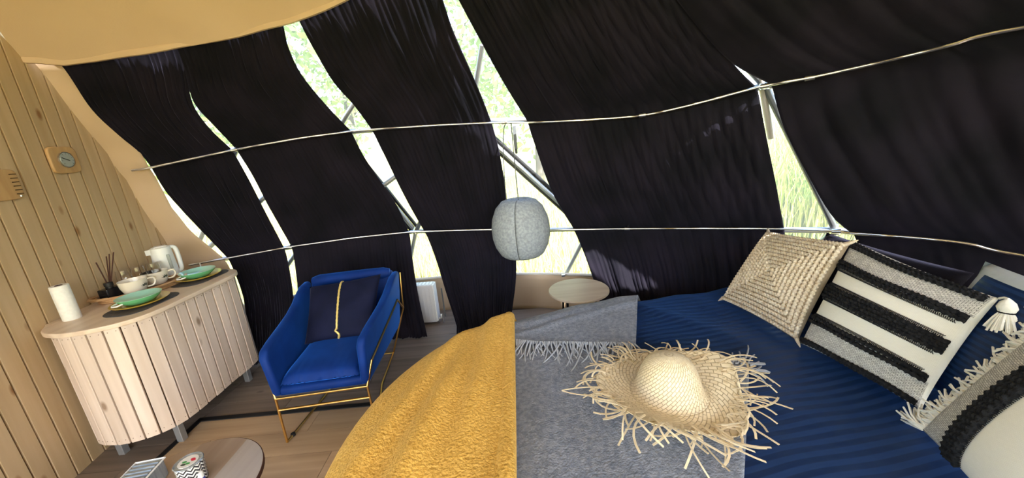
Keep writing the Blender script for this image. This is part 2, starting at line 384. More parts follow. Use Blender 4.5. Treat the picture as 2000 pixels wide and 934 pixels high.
# ceiling over the rear + rear wall with a wide open entrance
OA0, OA1, OZ0, OZ1 = math.radians(118), math.radians(262), .02, 3.35
V = []; Fc = []
def rear_zb(a): return 0 if (a < OA0 or a > OA1) else OZ1
# the closed part above the opening belongs to the ceiling
n0 = len(ceil.data.vertices)
rear = shell('ceiling_rear', None, lambda a: OZ1, 90, 14, RL, None, math.radians(102), 2*PI+edge[0][0])
bm = bmesh.new(); bm.from_mesh(ceil.data); bm.from_mesh(rear.data); bm.to_mesh(ceil.data); bm.free(); bpy.data.objects.remove(rear)
ceil.data.polygons.foreach_set('use_smooth', [True]*len(ceil.data.polygons))
struct(ceil, 'taut tan canvas lining of the dome roof', 'ceiling')
hm = MB(); hp = []
for a in np.linspace(edge[0][0], math.radians(20), 90):
    z = float(np.interp(a, ea, ez)); r_ = math.sqrt(RL**2-z*z)-.004; hp.append((a, z, r_))
n_ = len(hp)
for dz, dr in ((.05, .0), (.045, -.006), (.02, -.012), (-.004, -.006), (-.006, .01)):
    for k_, (a, z, r_) in enumerate(hp): hm.V.append(cyl(a, r_+dr-.004*math.sin(a*60)*math.sin(a*17), z+dz*.9+.004*math.sin(a*43)))
hm.F = gridf(n_, 5); hm.build('hem', MT['tan'], ceil)
rw = shell('wall_rear', None, lambda a: 0, 6, 14, RL, MT['tan'], math.radians(102), OA0, ztop=lambda a: OZ1)
struct(rw, 'tan canvas wall of the dome beside the entrance', 'wall')
# tan band between wood wall and first curtain
nz = 40; na = 14; V = []
zs = np.linspace(0, 2.55, nz)
for z in zs:
    a1 = float(np.interp(z, bz, ba)); a0 = math.asin(max(-1, min(1, (-3.12-DC[0])/math.sqrt((R-.045)**2-z*z))))
    for i in range(na):
        t = i/(na-1); a = a0+(a1-a0)*t
        r_ = math.sqrt((R-.045)**2-z*z) - .03*math.sin(PI*t)*(.5+.5*math.sin(z*9+t*2)) - (.02 if abs(z-1.78) < .06 else 0)
        V.append(cyl(a, r_, z))
o = mk('trim_2', V, gridf(na, nz), MT['tan'], None, True); solid(o, .006); struct(o, 'tan canvas strip where the pine wall meets the dome', 'canvas strip')
# skirt below the window
SA0, SA1 = ba[0]-.02, A_R
na = 120; V = []
for z in np.linspace(-.02, .38, 8):
    for i in range(na):
        a = SA0+(SA1-SA0)*i/(na-1); V.append(cyl(a, R-.01+.012*math.sin(a*31+z*7), z))
o = mk('wall_front', V, gridf(na, 8), MT['tan'], None, True); solid(o, .01); struct(o, 'low tan canvas skirt under the clear dome window', 'wall')
sl = MB(); sl.tube([cyl(SA0+(SA1-SA0)*i/90, R-.005, .385) for i in range(91)], .016, 8); o = sl.build('trim_3', MT['sill']); struct(o, 'pale hem along the bottom of the clear window', 'hem')

# clear window + dome struts
na = 90; V = []
zt = lambda a: float(np.interp(a, ea, ez))+.1
for j in range(16):
    for i in range(na):
        a = SA0+.0+(SA1-SA0)*i/(na-1); z = .37+(zt(a)-.37)*j/15; V.append(cyl(a, math.sqrt((R+.15)**2-z*z), z))
win = mk('window_1', V, gridf(na, 16), MT['film'], None, True); struct(win, 'clear dome window film behind the black curtains, with metal struts', 'window')
def node(x, y): return hits(x, y, R+.09)
N1 = [node(370,518), node(590,479), node(812,452), node(1150,448), node(1632,450)]
N2 = [node(462,292), node(655,260), node(918,238), node(1230,226), node(1494,168)]
aR = [math.radians(60), math.radians(78), math.radians(96)]
N1 += [cyl(a, math.sqrt((R+.09)**2-.81), .9) for a in aR]; N2 += [cyl(a+.12, math.sqrt((R+.09)**2-1.9**2), 1.9) for a in aR]
N0 = [node(515,600), node(700,610), node(775,590), node(1070,590), node(1440,600)]
N3 = [cyl(math.radians(a), math.sqrt((R+.09)**2-2.9**2), 2.9) for a in (-20, -6, 11, 24, 40, 58, 76, 94)]
def strut(p, q, r=.022, m='greymetal'):
    return MB().tube([p, q], r, 10).build('strut', MT[m], win)
for L_ in (N1, N2):
    for a, b in zip(L_[:-1], L_[1:]): strut(a, b)
for i in range(len(N1)):
    strut(N2[i], N1[i])
    if i+1 < len(N1): strut(N1[i], N2[i+1]) if i < 2 else strut(N1[i], N2[min(i+0, 7)])
strut(node(942,88), N2[2]); strut(N2[1], N1[2]); strut(N2[2], N1[3])
strut(N1[2], node(786,580)); strut(N1[3], node(1085,575)); strut(N1[1], node(560,520)); strut(N1[4], node(1500,560))
strut(node(1482,130), node(1506,270), .02, 'sill'); strut(N2[4], node(1430,100))
for i in (0, 1, 3): strut(N2[i], N3[i+1])
for i in range(5, 8): strut(N2[i], N3[i])
# black rubber edging behind the diagonal struts
for a, b in ((N2[1], N1[2]), (N2[2], N1[3])):
    d = (b-a); nrm = (a+b)/2-DC; nrm /= np.linalg.norm(nrm); s_ = np.cross(d, nrm); s_ /= np.linalg.norm(s_)
    MB().tube([a-s_*.035+nrm*.02, b-s_*.035+nrm*.02], .024, 8).build('edging', MT['blackrub'], win)
    MB().tube([a+s_*.035+nrm*.02, b+s_*.035+nrm*.02], .018, 8).build('edging', MT['blackrub'], win)
for p in (N1[2], N1[3], N1[4], N2[2], N2[4]):
    q = p-(p-DC)/np.linalg.norm(p-DC)*.01; MB().lathe([(.0,-.02),(.035,-.02),(.035,.02),(.0,.02)], q, 12).build('hub', MT['steel'], win)

# ================================================================== CURTAINS
def P3(l, sag): return [p if isinstance(p, np.ndarray) else hit(p[0], p[1], sag) for p in l]
def edge3(segs, sag):
    rows = []; n = (22, 20, 16)
    for k_, s in enumerate(segs):
        pts = P3(s, sag)
        if k_ == 2:
            a, z = azz(pts[-1])
            if z > .05: pts.append(cyl(a, rho(.02), .02))
        A = np.array([(*azz(p),) for p in smoothpts(pts, 5)])
        rs = resample(A, n[k_]); rows += list(rs if k_ == 0 else rs[1:])
    return np.array(rows), np.cumsum([0, n[0]-1, n[1]-1, n[2]-1])
def curtain(L, Rr, label, nf, seed, sag=.16, nc=120, lo=0., big=1.):
    rg = np.random.default_rng(seed); EL, rail = edge3(L, sag); ER, _ = edge3(Rr, sag); nr = len(EL)
    ph = rg.uniform(0, 6.28, 6); V = []; uv = []
    fr = [nf*.55, nf, nf*1.9, nf*3.1, nf*4.7]; amp = [.007, .007, .006, .004, .003]
    for j in range(nr):
        # distance to nearest rail in rows
        if j <= rail[1]: t = j/rail[1]; pin = .35+.65*math.sin(PI*(.08+.84*t)); drift = .9*t
        elif j <= rail[2]: t = (j-rail[1])/(rail[2]-rail[1]); pin = .30+.70*math.sin(PI*t); drift = .9+.8*t
        else: t = (j-rail[2])/(rail[3]-rail[2]); pin = .35+1.9*t; drift = 1.7+.3*t
        for i in range(nc):
            s = i/(nc-1); a = EL[j,0]+(ER[j,0]-EL[j,0])*s; z = EL[j,1]+(ER[j,1]-EL[j,1])*s
            f = 0
            for q in range(5):
                x = 2*PI*fr[q]*(s+.10*drift*math.sin(2.1*s+ph[q])) + ph[q] + .5*math.sin(3*drift+ph[(q+1) % 5])
                v = math.sin(x); f += amp[q]*(big if q < 3 else 1)*(1-2*abs(v)**.7 if q in (1, 2) else v)*(1 if q < 3 else .8)
            ed = min(1, min(s, 1-s)*14+.15)
            V.append(cyl(a, rho(max(z, 0), sag)-.012+f*pin*ed*.9-lo, max(z, .015))); uv.append((s, j/nr))
    o = mk('curtain', V, gridf(nc, nr), MT['curtain'], None, True, uv); solid(o, .004)
    return tag(o, label, 'curtain', 'black velvet curtains on the dome window')
def rail_pt(px): return px
curtain([[(95,110),(125,130),(180,212),(235,265),(272,295),(297,326)], [(297,326),(330,380),(385,440),(447,505)], [(447,505),(470,560),(480,600)]],
        [[(348,78),(365,130),(377,200),(410,250),(455,293)], [(455,293),(487,350),(520,415),(556,484)], [(556,484),(572,560),(578,640)]],
        'leftmost black velvet curtain, hanging beside the pine wall behind the cabinet', 7, 1, sag=.01)
curtain([[(340,75),(362,130),(380,198),(420,245),(463,291)], [(463,291),(494,340),(528,405),(570,480)], [(570,480),(582,555),(590,640)]],
        [[(545,15),(557,55),(566,95),(592,148),(640,207),(686,255)], [(686,255),(712,305),(747,357),(777,402),(800,453)], [(800,453),(806,500),(818,575),(836,655)]],
        'black velvet curtain rising directly behind the blue armchair', 7, 2, sag=.025, lo=.006)
curtain([[(570,5),(588,45),(612,92),(652,160),(692,205),(727,253)], [(727,253),(748,295),(792,385),(830,452)], [(830,452),(850,500),(872,570),(893,635)]],
        [[(838,-70),(866,0),(886,60),(921,140),(943,192),(961,240)], [(961,240),(973,283),(983,335),(991,390),(996,449)], [(996,449),(1008,495),(1008,550),(1000,612)]],
        'black velvet curtain between the radiator and the grey pendant lamp', 6, 3, sag=.03, big=1.3)
curtain([[(862,-70),(897,0),(940,80),(985,162),(1031,237)], [(1031,237),(1048,290),(1082,380),(1122,449)], [(1122,449),(1142,495),(1160,545),(1172,580)]],
        [[(1290,-75),(1345,0),(1392,70),(1440,133),(1479,171)], [(1479,171),(1494,250),(1516,360),(1532,447)], [(1532,447),(1538,500),(1545,560)]],
        'wide black velvet curtain right of the pendant lamp, above the side table', 8, 4, big=2.1)
az_end = math.radians(84)
curtain([[(1255,-80),(1318,-5),(1376,68),(1434,126),(1507,165)], [(1507,165),(1530,245),(1575,335),(1625,420),(1668,457)], [(1668,457),(1690,520),(1705,590)]],
        [[cyl(az_end, rho(2.85,.16), 2.85), cyl(az_end, rho(2.4,.16), 2.4), cyl(az_end, rho(1.92,.16), 1.92)], [cyl(az_end, rho(1.9,.16), 1.9), cyl(az_end, rho(1.4,.16), 1.4), cyl(az_end, rho(.9,.16), .9)], [cyl(az_end, rho(.9,.16), .9), cyl(az_end, rho(.4), .4)]],
        'rightmost black velvet curtain, hanging behind the bed pillows', 8, 5, lo=.006, nc=170, big=2.8)

# curtain rods
def rodhit(x, y): return hits(x, y, RC-.095-.05*max(0, min(1, (x-1500)/250)))
def rod(pxs, label, tail):
    pts = [rodhit(x, y) for x, y in pxs]+tail
    P = smoothpts(pts, 6); r_ = MB().tube(P, .0085, 8)
    e = empty('curtain_rod', pts[0]); tag(e, label, 'curtain rod', 'curtain rods')
    o = r_.build('tube', MT['steel'], e); o.location = -Vector(e.location)
    return e, pts
t2 = [cyl(math.radians(a), math.sqrt((RC-.145)**2-z*z), z) for a, z in ((62, 1.98), (72, 1.96), (84, 1.93))]
t1 = [cyl(math.radians(a), math.sqrt((RC-.145)**2-z*z), z) for a, z in ((62, .89), (72, .89), (84, .9))]
e2, p2 = rod([(257,333),(295,327),(380,309),(457,293),(520,281),(600,268),(685,257),(726,253),(850,245),(962,240),(1030,239),(1100,236.5),(1180,232),(1255,225),(1320,212),(1400,192),(1475,172),(1496,167),(1582,151.5),(1700,126),(1850,90),(2000,53)], 'upper silver curtain rod crossing the curtains near eye height', t2)
e1, p1 = rod([(369,518),(480,498),(557,484),(582,480),(690,465),(798,453.6),(829,452),(967,448.5),(1100,448.6),(1223,447),(1400,446.5),(1528,447.6),(1630,452),(1667,456),(1780,464),(1892,476),(2000,499)], 'lower silver curtain rod crossing the curtains just above the pillows', t1)
for e, px_ in ((e2, [(985,239),(1494,168),(1582,152),(458,293),(1255,225)]), (e1, [(806,453),(1634,452),(1225,447),(565,483)])):
    for x, y in px_:
        c = rodhit(x, y); d = rodhit(x+6, y-(1 if e is e2 else 0))-c; d /= np.linalg.norm(d)
        o = MB().tube([c-d*.022, c+d*.022], .0145, 10).build('clamp', MT['steel'], e); o.location = -Vector(e.location)
        o = MB().tube([c, c+(c-DC)/np.linalg.norm(c-DC)*.10], .007, 8).build('bracket', MT['steel'], e); o.location = -Vector(e.location)
#@@OBJECTS
# ================================================================== BED
U = np.array([math.cos(.11), math.sin(.11), 0]); W = np.array([-math.sin(.11), math.cos(.11), 0])
BU0, BU1, BW0, BW1, BTOP = -.60, 1.98, .0, 2.27, .575
def BT(u): t = max(0, min(1, (u-.1)/.9)); return .535+.055*t*t*(3-2*t)
def sdf(u, w_):
    cu, cw = (BU0+BU1)/2, (BW0+BW1)/2; rad = 1.1 if u < cu else .2
    qx = abs(u-cu)-((BU1-BU0)/2-rad); qy = abs(w_-cw)-((BW1-BW0)/2-rad)
    return min(max(qx, qy), 0)+math.hypot(max(qx, 0), max(qy, 0))-rad
def sgrad(u, w_):
    e = 1e-3; g = np.array([sdf(u+e, w_)-sdf(u-e, w_), sdf(u, w_+e)-sdf(u, w_-e)]); n = np.linalg.norm(g); return g/(n+1e-9)
def drape(u, w_, off=0., r=.10, fold=0., zmin=.03, lift=0.):
    """a point of a cloth lying flat at (u, w) on the bed, falling over its rim"""
    d = sdf(u, w_); r2 = r+off; e = d+r
    if e <= 0: return u*U+w_*W+np.array([0, 0, BT(u)+off+lift])
    g = sgrad(u, w_); b = np.array([u, w_])-g*e
    if e < PI/2*r2: th = e/r2; o_ = r2*math.sin(th); z = BT(u)+off-r2*(1-math.cos(th)); k_ = 0
    else: k_ = e-PI/2*r2; o_ = r2+.04*k_; z = BT(u)+off-r2-k_
    ang = math.atan2(g[1], g[0]); s_ = (b[0]*g[1]-b[1]*g[0])+ang*1.1
    o_ += fold*min(1, k_/.15)*math.sin(s_*17)
    b = b+g*o_
    return b[0]*U+b[1]*W+np.array([0, 0, max(z, zmin)+lift*max(0, 1-e/.15)])
def cloth(name, fn, nu, nv, m, parent, uvf=None, thick=.004, disp=None):
    V = []; uv = []
    for j in range(nv):
        for i in range(nu):
            s, t = i/(nu-1), j/(nv-1); u, w_, kw = fn(s, t); p = drape(u, w_, **kw)
            if disp: p = p+np.array([0, 0, disp(u, w_)])*max(0, min(1, -sdf(u, w_)/.1+.6))
            V.append(p); uv.append((u, w_))
    o = mk(name, V, gridf(nu, nv), m, parent, True, uv); solid(o, thick, 1); return o
bed = empty('bed', ((BU0+BU1)/2*U+(BW0+BW1)/2*W)); bed.rotation_euler.z = .11
tag(bed, 'big bed with rounded foot end and dark headboard by the dome window', 'bed')
def blocal(o): o.parent = bed; o.matrix_parent_inverse = bed.matrix_basis.inverted(); return o
def outline(ins, n=16):
    P = []; cu = [(BU1-.2, BW1-.2, .2, 0), (BU0+1.1, BW1-1.1, 1.1, 90), (BU0+1.1, BW0+1.1, 1.1, 180), (BU1-.2, BW0+.2, .2, 270)]
    for a, b, r_, s_ in cu:
        for k_ in range(n+1): q = math.radians(s_+90*k_/n); x = a+(r_-ins)*math.cos(q); y = b+(r_-ins)*math.sin(q); p = x*U+y*W; P.append((p[0], p[1]))
    return P
blocal(bev(MB().prism(outline(.06), .06, .30).build('base', MT['black'], None, False), .01))
blocal(bev(MB().prism(outline(.025), .30, .515).build('mattress', MT['whiteback'], None, False), .05, 4))
for a, b in ((-.2,.9), (.1,1.7), (1.5,.6), (1.5,2.0)):
    p = a*U+b*W; blocal(MB().box((p[0]-.04, p[1]-.04, 0), (p[0]+.04, p[1]+.04, .06)).build('leg', MT['black'], None, False))
hb = MB(); n_ = 20; Pn = []
for i in range(n_+1):
    w_ = BW0+(BW1-BW0)*i/n_; Pn.append(((1.99*U+w_*W)[0], (1.99*U+w_*W)[1]))
for i in range(n_, -1, -1):
    w_ = BW0+(BW1-BW0)*i/n_; Pn.append(((2.07*U+w_*W)[0], (2.07*U+w_*W)[1]))
hbo = blocal(bev(hb.prism(Pn, .05, .92).build('headboard', MT['curtain'], None, False), .03, 4))
def wr(u, w_): return .006*math.sin(5*u+3*w_+1)*math.sin(4*w_-2*u)+.004*math.sin(13*u-7*w_)+.003*math.sin(9*w_+17*u+2)
duv = cloth('duvet', lambda s, t: (-.95+2.92*s, -.2+2.97*t, dict(off=.006, fold=.02)), 100, 100, MT['sateen'], None, disp=lambda u, w_: wr(u, w_)+.012*math.exp(-((u-.95-.6*(2.26-w_))/.05)**2)*max(0, min(1, (w_-1.5)*3))+.008*math.exp(-((u-1.1+.55*(w_-1.2))/.035)**2)*(.5+.5*math.sin(w_*6)))
tag(duv, 'navy blue striped sateen bed cover spread over the bed', 'bed cover')
# grey throw : lower layer and the end folded over it
gth = empty('throw', atz(1100, 800, BTOP)); tag(gth, 'grey wool throw with fringed ends lying across the bed', 'blanket')
def gp(o): o.parent = gth; o.matrix_parent_inverse = gth.matrix_basis.inverted(); return o
def quad(A, B, C_, D):
    A, B, C_, D = map(np.array, (A, B, C_, D))
    return lambda s, t: (A*(1-s)*(1-t)+B*s*(1-t)+C_*s*t+D*(1-s)*t)
q1 = quad((-.12,.15), (.28,.28), (1.20,1.36), (.10,2.1)); q2 = quad((.12,1.96), (.775,1.63), (1.27,2.62), (.16,2.62))
wg = lambda u, w_: wr(u*1.3+2, w_)*.9
gp(cloth('lower_layer', lambda s, t: (*q1(s, t), dict(off=.026)), 60, 70, MT['greywool'], None, thick=.008, disp=wg))
def wf(u, w_): return wg(u, w_)+.014*math.exp(-((w_-1.98-.12*u)/.03)**2)*min(1, max(0, u*3))+.012*math.exp(-((w_-2.12-.02*u)/.035)**2)*max(0, min(1, (1-u)*2))
gp(cloth('folded_end', lambda s, t: (*q2(s, t), dict(off=.048, fold=.012)), 60, 50, MT['greywool'], None, thick=.008, disp=wf))
fr = MB()
def fringe(A, B, n, L, dirv, off):
    for k_ in range(n):
        t = (k_+random.uniform(.1, .9))/n; p = np.array(A)*(1-t)+np.array(B)*t; d = np.array(dirv)+rng.normal(0, .35, 2); l = L*random.uniform(.7, 1.25)
        pts = []; c = random.uniform(-.5, .5)
        for q in range(5):
            f = q/4; x = p+d*l*f+np.array([d[1], -d[0]])*c*l*f*f*.9; z = off*(1-f*.65)+.008*math.sin(f*3)*random.random()
            pts.append(drape(x[0], x[1], off=z+.010, lift=wg(x[0], x[1])))
        fr.tube(pts, [.0045, .0044, .0042, .004, .0034], 5)
fringe((.15,1.95), (.775,1.63), 80, .10, (-.25,-1), .055)
fringe((.95,1.47), (1.20,1.36), 26, .10, (.75,.35), .03)
fringe((1.16,1.30), (1.20,1.36), 8, .09, (1,.1), .03)
o = gp(fr.build('fringe', mat('grey_fringe_yarn', (.36,.385,.43), .95, bump=.3, nscale=150, spec=.1), None)); o['kind'] = 'stuff'
# mustard blanket over the foot end
def ye(w_): return .030+.135*(w_-1.03)
def yf(s, t):
    w_ = .12+2.52*t; u1 = ye(w_); return (u1-(u1+1.10)*s, w_, dict(off=.10, fold=.016))
def yd(u, w_):
    d1 = (w_-1.05)*.80+(u+.22)*.6; d2 = (w_-1.5)*.8+(u+.33)*.6
    g = lambda x, wd: math.exp(-(x/wd)**2); st_ = lambda x: max(0., min(1., x))
    return (.6*wr(u, w_)+.045*g(u+.26-.30*(w_-1.35), .06)*st_((2.05-w_)*2)+.038*g(u+.07-.20*(w_-1.45), .05)*st_((w_-1.0)*2)
            +.030*g(u+.47-.42*(w_-1.25), .05)*st_((w_-.7)*2)+.022*g(u+.02-.5*(w_-.95), .05)*st_((1.5-w_)*2)+.035*g(u-ye(w_)+.03, .05)*st_((w_-1.8)*3))
yb = cloth('blanket', yf, 70, 90, MT['yellow'], None, thick=.012, disp=yd)
tag(yb, 'fuzzy mustard yellow blanket draped over the rounded foot of the bed', 'blanket')
# rolled fold along its edge
ed = MB(); pts = []
for k_ in range(60):
    w_ = .14+2.48*k_/59; u = ye(w_)-.012; p = drape(u, w_, off=.072); pts.append(p+np.array([0, 0, yd(u, w_)*.8 if sdf(u, w_) < 0 else 0]))
o = ed.tube(pts, .038, 12).build('folded_edge', MT['yellow'], yb)

# ================================================================== PILLOWS
def pillow(name, BL, BR, TR, TL, thick, mats, n=28, parent=None, mi=None, back=.55, pw_=.5, pinch=.045):
    BL, BR, TR, TL = [np.array(p, float) for p in (BL, BR, TR, TL)]
    N = np.cross(BR-BL, TL-BL); N /= np.linalg.norm(N)
    def base(u, v):
        a, b = 2*u-1, 2*v-1; u2 = .5+.5*a*(1-pinch*(1-b*b)); v2 = .5+.5*b*(1-pinch*(1-a*a))
        return (BL*(1-u2)+BR*u2)*(1-v2)+(TL*(1-u2)+TR*u2)*v2
    def front(u, v, ex=0):
        a, b = 2*u-1, 2*v-1; h = thick*(max(0, 1-a*a)*max(0, 1-b*b))**pw_
        return base(u, v)+N*(h+ex)
    V = []; Fc = []; uv = []; ms = []
    for j in range(n+1):
        for i in range(n+1): V.append(front(i/n, j/n)); uv.append((i/n, j/n))
    for j in range(n):
        for i in range(n):
            Fc.append((j*(n+1)+i, j*(n+1)+i+1, (j+1)*(n+1)+i+1, (j+1)*(n+1)+i)); ms.append(mi((i+.5)/n, (j+.5)/n) if mi else 0)
    idx = {}
    for j in range(n+1):
        for i in range(n+1):
            if i in (0, n) or j in (0, n): idx[i, j] = j*(n+1)+i
            else:
                u, v = i/n, j/n; a, b = 2*u-1, 2*v-1; idx[i, j] = len(V); V.append(base(u, v)-N*back*thick*((1-a*a)*(1-b*b))**pw_); uv.append((u, v))
    for j in range(n):
        for i in range(n): Fc.append((idx[i, j], idx[i, j+1], idx[i+1, j+1], idx[i+1, j])); ms.append(len(mats)-1 if isinstance(mats, list) else 0)
    o = mk(name, V, Fc, mats, parent, True, uv, ms); return o, front, N
def rope(mb, pts, r, twist=60, k=8, amp=.28, ph=0):
    P = [np.array(p, float) for p in pts]; n0 = len(mb.V); m = len(P); up = None; s_ = 0
    for i, p in enumerate(P):
        t = P[min(i+1, m-1)]-P[max(i-1, 0)]; t /= np.linalg.norm(t)+1e-9
        if i: s_ += np.linalg.norm(p-P[i-1])
        if up is None: up = np.array([0, 0, 1.]) if abs(t[2]) < .9 else np.array([1., 0, 0])
        a = up-t*(up@t); a /= np.linalg.norm(a)+1e-9; b = np.cross(t, a); up = a
        for j in range(k):
            q = 2*PI*j/k; rr = r*(1+amp*math.cos(2*(q)-s_*twist+ph)); mb.V.append(p+rr*(a*math.cos(q)+b*math.sin(q)))
    for i in range(m-1):
        for j in range(k): mb.F.append((n0+i*k+j, n0+i*k+(j+1) % k, n0+(i+1)*k+(j+1) % k, n0+(i+1)*k+j))
# jute pillow : square rope spiral
pj = empty('pillow', (1.45, 1.92, .6)); tag(pj, 'beige jute pillow with a square spiral of braided rope', 'pillow', 'pillows at the head of the bed')
def kid(o, p): o.parent = p; o.matrix_parent_inverse = p.matrix_basis.inverted(); return o
o, fj, Nj = pillow('cover', (1.30,2.16,.63), (1.39,1.64,.62), (1.60,1.655,1.115), (1.62,2.24,1.03), .075, [MT['jutebase']], parent=None); kid(o, pj)
path = []; turns = 11; cu_, cv_ = .5, .5
for k_ in range(turns*4):
    lv = 1-(k_/4)/turns; h = .485*lv
    h2 = .485*(1-((k_+1)/4)/turns)
    cs = [(-1,-1), (1,-1), (1,1), (-1,1)]; a = cs[k_ % 4]; b = cs[(k_+1) % 4]
    for q in range(max(3, int(26*lv))):
        t = q/max(3, int(26*lv)); uu = .5+(a[0]*h*(1-t)+b[0]*h2*t); vv = .5+(a[1]*h*(1-t)+b[1]*h2*t); path.append(fj(uu, vv, .004))
P_ = resample(np.array(path), 5200); mb = MB(); rope(mb, P_, .0102, 330, 7, .20); kid(mb.build('braided_rope', MT['jute'], None), pj)
for uu, vv in ((0,0), (1,0), (1,1), (0,1)):
    c = fj(uu, vv); d = c-fj(.5,.5); d /= np.linalg.norm(d); kid(MB().tube([c-d*.03, c, c+d*.03], [.012,.009,.002], 6).build('corner_tip', MT['jute'], None), pj)
# striped pillow
ps = empty('pillow', (1.5, 1.36, .6)); tag(ps, 'white cotton pillow with thick black bands and a corner tassel', 'pillow', 'pillows at the head of the bed')
def smi(u, v): 
    if u > .985: return 2
    return 1 if (v < .22 or v > .80) else 0
o, fs, Ns = pillow('cover', (1.37,1.60,.635), (1.44,1.12,.635), (1.63,1.125,1.06), (1.64,1.69,1.115), .085, [MT['whitecot'], MT['knit'], MT['whiteback']], n=60, mi=smi, back=.9); kid(o, ps)
for v0, v1 in ((.015,.045), (.20,.275), (.455,.575), (.735,.805), (.935,.985)):
    mb = MB(); nr_ = max(2, int((v1-v0)/.026))
    for r_ in range(nr_):
        v = v0+(v1-v0)*(r_+.5)/nr_
        rope(mb, [fs(u, v+.005*math.sin(u*9+r_), .008) for u in np.linspace(.012, .975, 230)], .0095, 330, 7, .22, r_*1.7)
    kid(mb.build('braided_band', MT['blackyarn'], None), ps)
st_ = MB()
for v in (.288, .442, .588, .722):       # stitches at the band edges
    for u in np.linspace(.03, .94, 90):
        d = .013 if v in (.288, .588) else -.013
        st_.tube([fs(u, v-d, .012), fs(u, v, .010), fs(u+.003, v+d*.8, .002)], .0016, 4)
o = kid(st_.build('stitching', MT['blackyarn'], None), ps); o['kind'] = 'stuff'
def tassel(c, dirn, L, r_, parent, name='tassel', n=70):
    c = np.array(c); dirn = np.array(dirn)/np.linalg.norm(dirn); tb = MB()
    a = np.cross(dirn, [0.3,.9,.2]); a /= np.linalg.norm(a); b = np.cross(dirn, a)
    tb.tube([c, c+dirn*.012, c+dirn*.03, c+dirn*.05], [.006,.018,.024,.017], 12)
    for k_ in range(n):
        q = random.uniform(0, 6.28); s_ = math.sqrt(random.random())*r_; o_ = a*math.cos(q)+b*math.sin(q); l = L*random.uniform(.85, 1.05)
        tb.tube([c+dirn*.045+o_*.012, c+dirn*(.045+l*.4)+o_*s_*.65, c+dirn*(.045+l)+o_*s_*1.05], .0034, 5)
    o = kid(tb.build(name, MT['whiteyarn'], None), parent)
    (MB().tube([c+dirn*.046+ (a*math.cos(q)+b*math.sin(q))*.0185 for q in np.linspace(0, 6.28, 17)], .0025, 5).build('knot', MT['blackyarn'], o)); return o
tc_ = fs(1, 1); tassel(tc_+np.array([-.01,-.03,.012]), (-.10,-.12,-1), .065, .042, ps)
kid(MB().tube([tc_, tc_+np.array([-.005,-.015,.01]), tc_+np.array([-.01,-.03,.012])], .004, 6).build('tassel_cord', MT['whiteyarn'], None), ps)
# fringed pillow at the frame's edge : bands run parallel to its fringed side
pf = empty('pillow', (1.3, .8, .6)); tag(pf, 'black and white pillow with a shaggy white fringe along its edge', 'pillow', 'pillows at the head of the bed')
def fmi(u, v): return 1 if u < .27 else (0 if u < .93 else 2)
o, ff, Nf = pillow('cover', (1.345,1.03,.64), (1.16,.57,.64), (1.33,.46,1.06), (1.555,.945,1.09), .085, [MT['whitecot'], MT['knit'], MT['whiteback']], n=50, mi=fmi, back=.8); kid(o, pf)
mb = MB()
for r_ in range(4):
    u = .28+.028*r_; rope(mb, [ff(u, v, .008) for v in np.linspace(.02, .98, 220)], .0115, 300, 7, .22, r_*1.7)
kid(mb.build('braided_band', MT['blackyarn'], None), pf)
st_ = MB()
for v in np.linspace(.03, .97, 80): st_.tube([ff(.37, v, .012), ff(.385, v, .008), ff(.398, v+.003, .002)], .0018, 4)
o = kid(st_.build('stitching', MT['blackyarn'], None), pf); o['kind'] = 'stuff'
st_ = MB()
for k_ in range(460):
    v = random.uniform(-.01, 1); c = ff(0, max(v, 0)); d = ff(0, max(v, 0))-ff(.25, max(v, 0)); d /= np.linalg.norm(d); d = d*random.uniform(.5, 1)+rng.normal(0, .25, 3)+np.array([0, .1, -.12 if v > .04 else 0]); l = random.uniform(.045, .075)*(1.5 if v < .05 else 1)
    e_ = c+d*l; e_[2] = max(e_[2], .60); st_.tube([c, c+d*l*.5+Nf*.012, e_], .0034, 5)
o = kid(st_.build('fringe', MT['whiteyarn'], None), pf); o['kind'] = 'stuff'
# navy pillow with a pale back, standing behind
pn = empty('pillow', (1.7, 1.05, .6)); tag(pn, 'navy sateen pillow with pale grey back standing behind the tasselled pillow', 'pillow', 'pillows at the head of the bed')
o, fn_, Nn = pillow('cover', (1.63,1.34,.62), (1.52,.72,.62), (1.70,.66,1.10), (1.79,1.30,1.12), .11, [MT['sateen'], MT['paleback']], n=26, mi=lambda u, v: 1 if (v > .93 or (u < .06 and v > .6)) else 0, back=.6); kid(o, pn)
pk = empty('pillow', (1.75, 1.6, .6)); tag(pk, 'plain black pillow leaning on the headboard behind the striped pillow', 'pillow', 'pillows at the head of the bed')
o, _, _ = pillow('cover', (1.60,1.98,.62), (1.64,1.38,.62), (1.80,1.33,1.06), (1.74,1.95,1.08), .08, [MT['curtain']], n=22); kid(o, pk)
pb = empty('pillow', (1.55, 2.0, .6)); tag(pb, 'flat blue sateen pillow lying behind the jute rope pillow', 'pillow', 'pillows at the head of the bed')
o, _, _ = pillow('cover', (1.42,2.36,.61), (1.45,1.72,.61), (1.80,1.75,.66), (1.78,2.34,.66), .07, [MT['sateen']], n=22); kid(o, pb)

